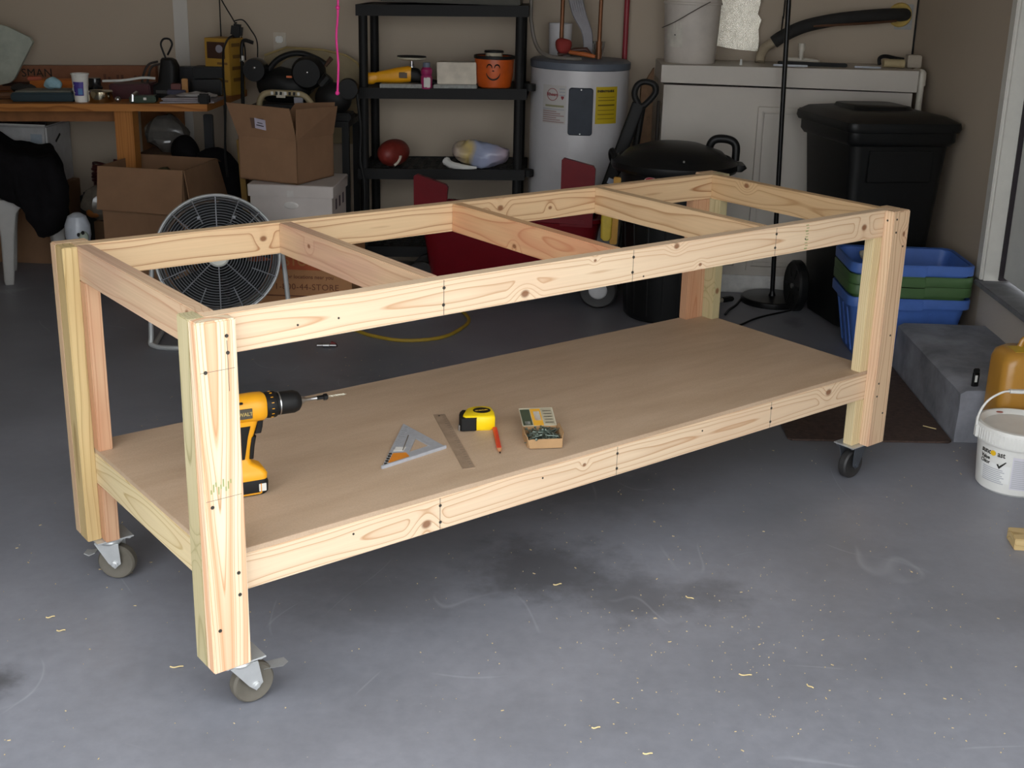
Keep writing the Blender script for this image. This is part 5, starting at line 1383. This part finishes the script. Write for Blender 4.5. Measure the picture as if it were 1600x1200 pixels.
for k, (x, y, w, d, h, c, lab) in enumerate(((-1.975, 6.36, .030, .03, .075, 'a8763a', 'small tan bottle-sized block on the papers'), (-2.02, 6.36, .05, .05, .05, '5e2620', 'small dark red box left of the tan block'), (-2.005, 6.31, .09, .04, .022, '2a2740', 'small dark violet box in front of the tan block'))):
    mb = MB(); mb.box((x, y, tz(x) + .028 + h / 2), (w, d, h), rot=(0, 0, .2), bev=.003); tag(build('small_box', mb, mat('small_box_%d' % k, c, .6)), lab, 'box')
mb = MB(); mb.box((-1.90, 6.55, tz(-1.92) + .045), (.165, .15, .085), rot=(0, -KT, 0), bev=.008); tag(build('wrapped_case', mb, mat('black_film', '191a1b', .22, var=.3, scale=40, bump=.4)), 'black case in shiny clear film on the table right half', 'case')
mb = MB(); mb.box((-1.905, 6.58, tz(-1.92) + .120), (.16, .13, .060), rot=(0, -KT, .08), bev=.006); tag(build('black_case', mb, M_blk), 'black box standing on top of the film wrapped case', 'case')
mb = MB(); mb.box((-2.03, 6.66, tz(-2.0) + .07), (.15, .10, .14), rot=(0, -KT, -.1), bev=.01); tag(build('grey_case', mb, mat('dark_grey_plastic', '2c2d30', .5)), 'dark grey box at the back of the table beside black cases', 'case')
# yellow tool box with a window picture
yb = thing('yellow_carton', 'tall yellow carton with a dark picture panel on the table corner', 'box', (-1.835, 6.62, tz(-1.835)), math.radians(-16))
mb = MB(); mb.box((0, .0, .147), (.145, .15, .294), bev=.002); build('carton_body', mb, mat('carton_yellow', 'a9812e', .6, var=.06), yb)
mb = MB(); mb.box((-.005, -.0755, .232), (.105, .003, .085)); pp_ = build('picture_panel', mb, mat('picture_brown', '3d241a', .5), yb)
mb = MB(); mb.lathe([(0, 0), (.021, 0), (.019, .003), (0, .003)], 20, (.015, -.077, .240), RX(PI / 2)); build('picture_disc', mb, mat('picture_grey', '8c8790', .5), pp_)
for k in range(3):
    mb = MB(); mb.box((.03 - .02 * (k % 2), -.0755, .165 - .045 * k), (.06, .003, .012)); build('carton_print', mb, mat('carton_print_brown', '6e4f22', .6), yb)
for k in range(4):
    mb = MB(); mb.box((.0735, -.01 + .01 * (k % 2), .26 - .06 * k), (.003, .08, .018)); build('carton_print', mb, mat('carton_print_brown', '6e4f22', .6), yb)
# adapters, plugs and cables by the wall
ad = thing('power_adapter', 'black adapter hanging by its wires against the back wall', 'adapter', (0, 0, 0))
mb = MB(); mb.box((-1.775, 6.66, 1.285), (.060, .045, .070), rot=(0, .15, 0), bev=.012); build('adapter_body', mb, M_blk, ad)
mb = MB(); mb.tube(spline([(-1.96, 6.70, 2.0), (-1.90, 6.70, 1.55), (-1.80, 6.68, 1.345), (-1.775, 6.665, 1.325)], 6), .0035, 6); mb.tube(spline([(-1.79, 6.665, 1.335), (-1.745, 6.68, 1.34), (-1.71, 6.70, 1.29), (-1.685, 6.72, 1.23), (-1.69, 6.74, 1.13)], 6), .0035, 6)
mb.tube(spline([(-1.755, 6.67, 1.255), (-1.745, 6.69, 1.20), (-1.745, 6.70, 1.13)], 6), .0035, 6); build('adapter_wire', mb, M_blk, ad)
mb = MB(); mb.tube(spline([(-1.795, 6.655, 1.26), (-1.782, 6.50, 1.248), (-1.752, 6.30, 1.203), (-1.715, 6.15, 1.12), (-1.690, 6.06, 1.036), (-1.688, 6.06, .958), (-1.699, 6.06, .737), (-1.700, 6.08, .60)], 8), .0055, 8); tag(build('dangling_cord', mb, M_blk), 'black cord dangling over the right end of the table', 'cord')
mb = MB(); mb.tube([(-1.902, 6.80, .60), (-1.90, 6.80, 1.3), (-1.895, 6.80, 2.6)], .0035, 6); tag(build('thin_wire', mb, M_blk), 'thin black wire running up the wall above the table', 'wire')
mb = MB(); mb.box((-1.80, 6.09, tz(-1.8) + .027), (.055, .04, .05), bev=.008); tag(build('black_plug', mb, M_blk), 'black plug block at the very corner of the table', 'plug')
pb_ = thing('pry_bar', 'long black hooked bar leaning beside the yellow carton', 'bar', (0, 0, 0))
mb = MB(); mb.tube(spline([(-1.655, 6.52, 1.235), (-1.70, 6.52, 1.245), (-1.715, 6.52, 1.215), (-1.712, 6.50, 1.12), (-1.690, 6.40, .90), (-1.655, 6.32, .70)], 6), .010, 8); build('bar_shaft', mb, M_blk, pb_)
mb = MB(); mb.tube([(-1.714, 6.515, 1.165), (-1.713, 6.507, 1.135)], .0112, 8); build('bar_band', mb, M_paper, pb_)
ot = thing('wall_outlet', 'white outlet plate with a plug on the back wall', 'outlet', (-1.602, WY, 1.212))
mb = MB(); mb.box((0, -.004, 0), (.072, .008, .118), bev=.003); build('outlet_plate', mb, mat('outlet_beige', 'bdb3a3', .5), ot)
mb = MB(); mb.box((.0, -.018, .022), (.040, .022, .036), bev=.006); build('outlet_plug', mb, M_white, ot)

# dark saws and the air compressor on a stand behind the cartons
st_ = thing('tool_stand', 'dark low stand carrying black saws behind the brown box', 'stand', (0, 0, 0))
mb = MB(); mb.box((-1.3675, 6.435, .86), (.505, .37, .03)); build('stand_top', mb, M_blk, st_)
for x in (-1.60, -1.135):
    for y in (6.28, 6.60):
        mb = MB(); mb.box((x, y, .4225), (.035, .035, .845)); build('stand_leg', mb, M_blk, st_)
mb = MB()
cur = [(-1.66, .70), (-1.112, .70), (-1.106, 1.02), (-1.112, 1.09), (-1.145, 1.14), (-1.20, 1.175), (-1.33, 1.200), (-1.52, 1.205), (-1.64, 1.16), (-1.665, 1.05)]
mb.panel([(x, 6.70, z) for x, z in cur], .012); cp = build('curved_board', mb, mat('olive_tan_board', '8f8062', .7, var=.1), smooth=0)
tag(cp, 'tan curved-top board standing behind the black saws', 'board')
mb = MB(); mb.tube([(x, 6.692, z) for x, z in cur[1:9]], .006, 8); build('board_edge', mb, mat('board_edge_pale', 'a08c5c', .6), cp)
ms = thing('mitre_saw', 'black mitre saw with arched handle and round motor caps', 'saw', (-1.42, 6.44, .876))
mb = MB(); mb.lathe([(0, -.05), (.055, -.05), (.06, -.03), (.06, .03), (.055, .05), (0, .05)], 28, (-.195, -.04, .232), RX(PI / 2)); build('motor_cap', mb, M_blkg, ms)
mb = MB(); mb.lathe([(0, -.07), (.07, -.07), (.085, -.03), (.085, .03), (.07, .06), (0, .06)], 28, (.075, -.03, .225), RX(PI / 2) @ RZ(.3)); build('motor_housing', mb, M_blk, ms)
mb = MB(); mb.tube(spline([(-.16, 0, .20), (-.10, 0, .275), (-.03, 0, .312), (.04, 0, .318), (.11, 0, .295), (.155, 0, .27)], 6), .015, 10); build('arched_handle', mb, M_blk, ms)
mb = MB(); mb.ball((-.06, .0, .14), (.14, .08, .10), 20, 12); mb.rough(.02, 12, 5); mb.box((-.05, 0, .03), (.34, .22, .06), bev=.01); build('saw_base', mb, M_blk, ms)
mb = MB(); mb.lathe([(.0, -.006), (.105, -.006), (.105, .006), (0, .006)], 36, (.0, .05, .19), RX(PI / 2)); build('saw_guard', mb, mat('guard_olive', '4a4436', .5), ms)
mb = MB(); mb.box((-.015, -.082, .205), (.03, .006, .010), bev=.001); build('orange_switch', mb, mat('switch_orange', 'c0602a', .5), ms)
for p in ((-.19, -.092, .245), (.082, -.102, .232)):
    mb = MB(); mb.ball(p, .008, 10, 8); build('cap_bolt', mb, M_steel, ms)
mb = MB(); mb.tube([(.15, .02, .26), (.185, .02, .30)], .012, 8); build('saw_lever', mb, mat('lever_brown', '4a3020', .5), ms)
g2 = thing('bench_grinder', 'low black grinder behind the brown box flap, right of the saw', 'grinder', (-1.205, 6.33, .876))
mb = MB(); mb.ball((0, 0, .105), (.095, .07, .085), 20, 12); mb.box((0, 0, .02), (.20, .14, .04), bev=.008); build('grinder_body', mb, M_blk, g2)
mb = MB(); mb.lathe([(0, -.025), (.05, -.025), (.055, 0), (.05, .025), (0, .025)], 28, (.085, -.03, .16), RX(PI / 2)); build('grinder_wheel', mb, M_blk, g2)
mb = MB(); mb.tube([(-.06, 0, .17), (-.02, 0, .215)], .03, 10); build('grinder_knob', mb, M_blk, g2)
cm = thing('air_compressor', 'black air compressor with thick beige tube handle behind the brown box', 'compressor', (-1.42, 6.16, 0))
mb = MB(); mb.tube(spline([(-.128, 0, .80), (-.126, 0, .93), (-.118, 0, .985), (-.085, 0, 1.015), (0, 0, 1.018), (.085, 0, 1.014), (.125, 0, .985), (.150, 0, .93), (.152, 0, .80)], 6), .0155, 12); hd = build('tube_handle', mb, mat('handle_beige', '9c8d6c', .5), cm)
for k in range(7):
    mb = MB(); mb.box((-.055 + k * .022, -.0155, 1.018), (.012, .004, .016), rot=(0, .1 * (k % 3 - 1), 0)); build('handle_print', mb, M_blk if k % 3 else M_paper, hd)
mb = MB(); mb.box((-.012, -.0150, 1.012), (.045, .003, .032), bev=.001); build('handle_badge', mb, mat('badge_cream', 'b9b2a0', .5), hd)
mb = MB(); mb.box((.075, -.01, .985), (.045, .01, .03), bev=.002); build('small_plate', mb, mat('plate_grey', '8b8a92', .5), cm)
mb = MB(); mb.lathe([(0, -.15), (.07, -.14), (.09, -.11), (.09, .11), (.07, .14), (0, .15)], 28, (.01, 0, .74), RY(PI / 2)); mb.box((.01, 0, .90), (.24, .14, .13), bev=.02); build('pump_body', mb, M_blk, cm)
for x in (-.1, .12):
    mb = MB(); mb.box((x, 0, .33), (.03, .10, .66)); build('compressor_leg', mb, M_blk, cm)
mb = MB(); mb.prism([(-.05, 0), (-.02, .025), (0, .01), (.03, .03), (.05, .0), (.02, -.012)], .004, M=T(-.02, -.074, .925) @ FACE_Y); build('yellow_decal', mb, mat('decal_yellow', 'a5812e', .6), cm)
mb = MB(); mb.tube(spline([(-1.06, 6.20, 1.02), (-1.045, 6.20, .85), (-1.05, 6.20, .70), (-1.03, 6.20, .55), (-1.04, 6.2, .3), (-1.06, 6.2, .01)], 6), .008, 8); tag(build('hanging_cord', mb, M_blk), 'black cord hanging left of the shelving from the grinder', 'cord')

# stack of cartons: storage carton, white file box, brown open carton
so = thing('storage_carton', 'orange-brown storage carton with printed phone number under the white file box', 'box', (-1.245, 5.82, 0))
mb = MB(); mb.box((0, 0, .172), (.49, .40, .344), bev=.003); sbod = build('carton_body', mb, M_cardo, so)
mb = MB(); mb.box((0, -.2008, .292), (.484, .0016, .090)); build('orange_band', mb, mat('band_orange', 'a4502c', .8), sbod, smooth=0)
text('carton_lettering', 'STORAGE', .068, mat('band_cream', 'a8703f', .8, var=0), sbod, T(-.075, -.2018, .268) @ FACE_Y, bold=.0012, sx=.86)
text('carton_lettering', 'For locations near you', .026, mat('carton_ink', '6b3f2a', .8, var=0), sbod, T(-.075, -.2012, .205) @ FACE_Y, bold=.0003, sx=.98)
text('carton_lettering', '1-800-44-STORE', .042, mat('carton_ink', '6b3f2a', .8, var=0), sbod, T(-.125, -.2012, .150) @ FACE_Y, bold=0.0, sx=1.0, space=1.06)
mb = MB(); mb.box((-.0, -.2012, .118), (.40, .001, .006)); build('print_line', mb, mat('carton_ink', '6b3f2a', .8), sbod, smooth=0)
wf = thing('file_box', 'white lidded file box between the brown open carton and storage carton', 'box', (-1.285, 5.835, .345))
M_wcard = mat('white_card', 'b9b1ac', .8, var=.06, scale=8)
mb = MB(); mb.box((0, 0, .125), (.385, .365, .25), bev=.003); build('box_body', mb, M_wcard, wf)
mb = MB()
loft(mb, [[(p[0], p[1], z + .010 * math.cos(p[0] * 8) * (z < .30) * 0) for p in rrect(w, d, .006, 2)] for w, d, z in ((.392, .372, .248), (.402, .382, .246), (.405, .385, .298), (.398, .378, .302))])
lw = build('box_lid', mb, M_wcard, wf)
mb = MB(); mb.box((0, -.1935, .262), (.03, .001, .03)); mb.ball((.0, -.1845, .205), (.035, .003, .018), 12, 8); build('tape_patch', mb, mat('clear_tape', 'c6c2bd', .2), wf)
for k in range(3):
    mb = MB(); mb.box((.1935, -.08 + .09 * k, .20), (.002, .03, .05)); build('side_print', mb, mat('dark_purple_print', '3b2f38', .7), wf)
ob = thing('open_carton', 'brown open carton with raised flaps on top of the white file box', 'box', (-1.250, 5.645, .650), math.radians(-22))
cw, cd, chh = .325, .31, .205
mb = MB()
mb.box((-cw / 2, cd / 2, .003), (cw, cd, .006)); mb.box((-cw / 2, .002, chh / 2), (cw, .004, chh)); mb.box((-cw / 2, cd - .002, chh / 2), (cw, .004, chh)); mb.box((-.002, cd / 2, chh / 2), (.004, cd, chh)); mb.box((-cw + .002, cd / 2, chh / 2), (.004, cd, chh))
build('carton_body', mb, M_cardb, ob, smooth=0)
for q in ([(-cw, 0, chh), (0, 0, chh), (-.010, -.035, chh + .150), (-cw - .035, -.035, chh + .155)],
          [(0, 0, chh), (0, cd, chh), (.026, cd, chh + .135), (.004, 0, chh + .145)],
          [(0, cd, chh), (-cw, cd, chh), (-cw + .10, cd + .02, chh + .13), (0, cd + .02, chh + .150)]):
    mb = MB(); mb.panel(q, .004); build('carton_flap', mb, M_cardb, ob, smooth=0)
mb = MB(); mb.box((-.185, -.018, chh + .065), (.060, .002, .050), rot=(.24, .12, 0)); lbm = build('paper_label', mb, mat('label_violet_white', 'b6b0c0', .7), ob)
mb = MB(); mb.box((-.20, -.0178, chh + .067), (.075, .0012, .05), rot=(.24, 0, 0)); build('dark_print', mb, mat('card_dark_print', '5d4638', .8), ob)
for k in range(2):
    mb = MB(); mb.box((-.185, -.0195, chh + .058 + k * .012), (.04 - .01 * k, .002, .004), rot=(.24, .12, 0)); build('label_line', mb, M_print, lbm)

oc = thing('floor_carton', 'large brown carton on the floor with front flap folded down', 'box', (-1.845, 5.84, 0), math.radians(-7))
cw, cd, chh = .43, .40, .665
mb = MB()
mb.box((-cw / 2, cd / 2, .003), (cw, cd, .006)); mb.box((-cw / 2, .002, chh / 2), (cw, .004, chh)); mb.box((-cw / 2, cd - .002, chh / 2), (cw, .004, chh)); mb.box((-.002, cd / 2, chh / 2), (.004, cd, chh)); mb.box((-cw + .002, cd / 2, chh / 2), (.004, cd, chh))
build('carton_body', mb, M_cardb, oc, smooth=0)
for q in ([(0, -.004, chh), (-cw - .006, -.004, chh), (-cw - .012, -.030, chh - .21), (-.006, -.034, chh - .215)],
          [(.003, 0, chh), (.003, cd, chh), (.045, cd + .02, chh - .20), (.035, -.01, chh - .20)],
          [(0, cd, chh), (-cw, cd, chh), (-cw + .01, cd + .16, chh - .06), (-.01, cd + .16, chh - .06)]):
    mb = MB(); mb.panel(q, .004); build('carton_flap', mb, M_cardb, oc, smooth=0)
mb = MB(); mb.ball((-cw / 2, cd / 2, .53), (.18, .16, .085), 20, 12); mb.rough(.05, 9, 2); build('contents', mb, cloth_mat('olive_cloth', '3f3d2a'), oc, smooth=30)

# floor fan
fn = thing('floor_fan', 'round grey high velocity floor fan with concentric wire grille behind bench', 'fan', (-1.517, 5.22, 0), math.radians(17))
FZ, FRd = .403, .265
FT = math.radians(-10)
M_fan = mat('fan_grey_paint', 'b6b8b8', .45, .3, var=.05)
M_wire = mat('fan_wire', '8b8d92', .4, .4, var=.03)
mb = MB(); W = Matrix.Translation((0, 0, FZ)) @ RX(PI / 2 + FT)
mb.lathe([(FRd - .026, -.075), (FRd - .020, -.078), (FRd - .012, -.05), (FRd + .004, .055), (FRd, .062), (FRd - .010, .060), (FRd - .006, .05)], 64, M=W, closed=True); build('fan_drum', mb, M_fan, fn)
mb = MB()
for k in range(19):
    r = .048 + k * (FRd - .055) / 18
    mb.lathe([(r - .0017, .062), (r, .0602), (r + .0017, .062), (r, .0640)], 56, M=W @ T(0, 0, .022 * (1 - (r / FRd) ** 2)), closed=True)
tag(build('grille_rings', mb, M_wire, fn), kind='stuff')
for k in range(16):
    a = 2 * PI * k / 16 + PI / 2
    r0 = .045 if k % 2 == 0 else .15
    pts = [W @ Vector((r * math.cos(a), r * math.sin(a), .060 + .022 * (1 - (r / FRd) ** 2))) for r in (r0, (r0 + FRd) / 2, FRd - .002)]
    mb = MB(); mb.tube(pts, .0026, 6); build('grille_spoke', mb, M_wire, fn)
mb = MB(); mb.lathe([(0, .092), (.040, .090), (.050, .082), (.050, .074), (0, .074)], 28, M=W); build('fan_badge', mb, mat('badge_pale', 'd6d6cc', .4), fn)
for a in (1.15, 1.99):
    mb = MB(); mb.box(W @ Vector((.18 * math.cos(a), .18 * math.sin(a), .072)), (.014, .004, .014)); build('grille_clip', mb, M_wire, fn)
M_blade = mat('fan_blade_dark', '1d1e20', .6, spec=.2)
for k in range(5):
    a = k * 2 * PI / 5 + .5
    mb = MB(); n = 8; rows = []
    for i in range(n + 1):
        t_ = i / n
        row = []
        for j in range(4):
            r = .05 + .18 * j / 3
            ang = a + (t_ - .5) * 1.25 * (.65 + .35 * j / 3)
            row.append(mb.bm.verts.new(W @ Vector((r * math.cos(ang), r * math.sin(ang), -.02 + .05 * (t_ - .5)))))
        rows.append(row)
    for i in range(n):
        for j in range(3): mb.bm.faces.new((rows[i][j], rows[i + 1][j], rows[i + 1][j + 1], rows[i][j + 1]))
    build('fan_blade', mb, M_blade, fn)
mb = MB(); mb.lathe([(0, -.11), (.09, -.11), (.10, -.02), (.05, .03), (0, .032)], 28, M=W); build('fan_motor', mb, M_blade, fn)
mb = MB()
for k in range(12):
    r = .08 + k * .016
    mb.lathe([(r - .0017, -.078), (r, -.0762), (r + .0017, -.078), (r, -.0798)], 40, M=W, closed=True)
tag(build('rear_grille_rings', mb, M_wire, fn), kind='stuff')
mb = MB(); pts = spline([(-.275, .0, FZ), (-.288, -.01, .26), (-.30, -.03, .06), (-.29, -.05, .014), (-.15, -.10, .012), (.15, -.10, .012), (.29, -.05, .014), (.30, -.03, .06), (.290, -.01, .26), (.277, 0, FZ)], 6); mb.tube(pts, .011, 10); build('fan_stand', mb, M_fan, fn)
mb = MB(); mb.tube([(-.29, -.05, .014), (-.26, .16, .012)], .011, 10); mb.tube([(.29, -.05, .014), (.26, .16, .012)], .011, 10); build('rear_foot', mb, M_fan, fn)
for s in (-1, 1):
    mb = MB(); mb.lathe([(0, 0), (.012, 0), (.012, .014), (0, .016)], 12, (s * .268, 0, FZ), RY(s * PI / 2)); build('pivot_bolt', mb, M_white, fn)

# plastic chair draped with a black jacket
chr_ = thing('plastic_chair', 'white plastic chair under a black jacket at left picture edge', 'chair', (-2.77, 6.345, 0), math.radians(24))
M_chair = mat('chair_white', 'a8a6a2', .4, var=.04)
def chair_leg(x, y, sx, sy):
    mb = MB()
    loft(mb, [[(x + sx * dx + p[0], y + sy * dy + p[1], z) for p in rrect(w, w * .8, .010, 3)] for w, z, dx, dy in ((.042, 0, .02, .02), (.050, .02, .02, .02), (.066, .25, .008, .008), (.090, .37, 0, 0), (.13, .425, -.02, -.02), (.15, .44, -.03, -.03))])
    build('chair_leg', mb, M_chair, chr_, smooth=50)
for x, y in ((-.165, -.185), (.06, -.185), (-.15, .08), (.05, .08)): chair_leg(x, y, 1 if x > 0 else -1, 1 if y > 0 else -1)
mb = MB(); loft(mb, [[(p[0] * .78 - .055, p[1] - .05, z) for p in rrect(w, d, .05, 5)] for w, d, z in ((.38, .30, .415), (.40, .33, .425), (.40, .33, .440), (.38, .30, .446))]); build('chair_seat', mb, M_chair, chr_, smooth=50)
mb = MB(); mb.panel([(-.17, .09, .44), (.04, .09, .44), (.03, .12, .56), (-.01, .13, .62), (-.13, .13, .62), (-.17, .12, .58)], .02); build('chair_back', mb, M_chair, chr_, smooth=50)
# jacket: a closed soft shell draped over seat, arm and right side
outl = [(-3.02, .81), (-2.93, .80), (-2.845, .765), (-2.775, .725), (-2.70, .722), (-2.63, .715), (-2.575, .69), (-2.535, .64), (-2.515, .58), (-2.508, .48), (-2.512, .38), (-2.535, .31), (-2.60, .268), (-2.665, .262), (-2.70, .32), (-2.725, .39), (-2.775, .425), (-2.84, .455), (-2.92, .485), (-3.02, .50)]
cxz = (-2.74, .58)
mb = MB()
def jl(k, y): return [(cxz[0] + (x - cxz[0]) * k - max(0, y - 6.06) * .42, y, cxz[1] + (z - (.03 if z > .7 else 0) - cxz[1]) * k) for x, z in outl]
loft(mb, [jl(.72, 6.005), jl(.90, 6.02), jl(.985, 6.06), jl(1.0, 6.13), jl(.99, 6.28), jl(.96, 6.43), jl(.80, 6.49)])
bmesh.ops.triangulate(mb.bm, faces=[f for f in mb.bm.faces if len(f.verts) > 4])
bmesh.ops.subdivide_edges(mb.bm, edges=list(mb.bm.edges), cuts=2, use_grid_fill=True, smooth=.4)
mb.rough(.020, 7, 3); mb.rough(.008, 22, 5)
tag(build('black_jacket', mb, M_blkcloth, smooth=70), 'black jacket draped in a heap over the white plastic chair', 'jacket')

# under the table
wa = thing('white_appliance', 'white boxy appliance with dark flat lid under the work table', 'appliance', (-2.955, 6.70, .43))
mb = MB(); mb.box((0, 0, .165), (.33, .33, .33), bev=.01); build('appliance_body', mb, mat('appliance_white', 'b4b3b2', .5), wa)
mb = MB(); mb.box((0, 0, .345), (.345, .34, .028), bev=.006); build('appliance_lid', mb, mat('lid_dark_glass', '221c1e', .25), wa)
mb = MB(); mb.box((0, -.1715, .334), (.33, .002, .006)); build('lid_trim', mb, M_paper, wa)
mb = MB(); mb.box((.11, -.1665, .26), (.06, .003, .05), bev=.001); build('appliance_sticker', mb, mat('sticker_blue_grey', '9aa4ae', .6), wa)
mb = MB(); mb.box((.166, -.02, .25), (.003, .07, .012), rot=(.5, 0, 0)); build('side_slot', mb, M_blk, wa)
mb = MB(); mb.box((-2.96, 6.70, .215), (.40, .32, .43), bev=.003); tag(build('plain_carton', mb, M_cardb), 'plain brown carton on the floor under the white appliance', 'box')
mb = MB(); mb.box((-2.40, 6.40, .15), (.16, .20, .30), bev=.003); tag(build('small_carton', mb, mat('dark_carton', '6b5038', .85)), 'small dark brown carton left of the large floor carton', 'box')
# heap of dark red cables
cc = MB(); rnd = random.Random(4)
for k in range(5):
    pts = []
    for i in range(28):
        a = i * .62 + k
        pts.append((-2.46 + (.10 + .02 * rnd.random()) * math.cos(a), 6.60 + .09 * math.sin(a), .435 + .027 * k + .015 * math.sin(a * 1.7 + k) + .008 * rnd.random()))
    cc.tube(spline(pts, 3), .0075, 6)
tag(build('cable_coil', cc, mat('dark_red_cable', '4f1c1c', .5)), 'tangled coil of dark red cable lying under the table', 'cable')
mb = MB(); mb.box((-2.515, 6.69, .20), (.28, .26, .40), bev=.02); tag(build('dark_crate', mb, M_blk), 'dark plastic crate under the table beneath the red cable', 'crate')
pbg = thing('clear_bag', 'clear plastic bag with orange contents in front of the cables', 'bag', (-2.47, 6.38, .302))
mb = MB(); mb.ball((.0, 0, .085), (.085, .06, .085), 20, 14); mb.rough(.028, 16, 7); build('bag_film', mb, mat('clear_film', '7d7468', .12, var=.2, scale=25, spec=.8), pbg, smooth=20)
mb = MB(); mb.ball((-.02, -.045, .035), (.04, .02, .025), 12, 8); build('orange_contents', mb, mat('contents_orange', 'a0612a', .6), pbg)
ty = thing('white_helmet', 'small round white helmet-like plastic toy behind the bench far-left leg', 'toy', (-2.425, 5.95, .055))
ty.scale = (.84, .84, 1)
mb = MB(); mb.lathe([(0, .17), (.05, .17), (.062, .20), (.074, .25), (.072, .30), (.052, .345), (.02, .362), (0, .363)], 28, sy=1.0); build('helmet_shell', mb, mat('toy_white', 'b9bfc8', .25), ty)
mb = MB(); mb.ball((.052, -.05, .245), (.030, .030, .034), 16, 12); build('visor_knob', mb, mat('toy_pale_green', 'a9b4a6', .35), ty)
for p in ((.03, -.068, .262), (.060, -.078, .275), (.018, -.062, .225)):
    mb = MB(); mb.ball(p, .010, 10, 8); build('black_stud', mb, M_blkg, ty)
mb = MB(); mb.box((0, 0, .058), (.11, .10, .225), bev=.02); build('toy_base', mb, M_blk, ty)
mb = MB(); mb.ball((-2.165, 6.60, .735), (.115, .08, .105), 20, 14); mb.rough(.03, 14, 9); tag(build('film_bag', mb, mat('grey_film', '5c5955', .16, var=.15, spec=.8), smooth=20), 'greyish clear plastic bag bulging under the right table end', 'bag')
mb = MB(); mb.box((-2.165, 6.60, .32), (.26, .28, .64), bev=.01); tag(build('tall_carton', mb, mat('dark_carton', '6b5038', .85)), 'tall dark carton under the table behind the floor carton', 'box')
bb = thing('black_duffel', 'black soft duffel bag slumped behind the brown cartons', 'bag', (-1.82, 6.36, 0))
mb = MB(); mb.ball((-.02, 0, .35), (.18, .12, .35), 24, 20); mb.ball((-.16, .02, .66), (.085, .09, .105), 20, 14); mb.rough(.04, 6, 3)
for v in mb.bm.verts: v.co.z = max(v.co.z, .004); v.co.x += max(0, .55 - v.co.z) * .15
build('bag_body', mb, M_blkcloth, bb, smooth=80)
mb = MB(); mb.box((-1.922, 6.56, .43), (.048, .03, .84), rot=(0, .0, 0), bev=.004); tag(build('dark_post', mb, mat('dark_post', '1c1c1e', .5)), 'dark upright square post standing behind the duffel bag', 'post')
mb = MB(); mb.box((-1.592, 6.03, .40), (.028, .06, .80), rot=(0, -.05, 0), bev=.002); tag(build('yellow_stick', mb, mat('dull_yellow_wood', '8f6f33', .7)), 'narrow dull yellow slat standing left of the carton stack', 'stick')
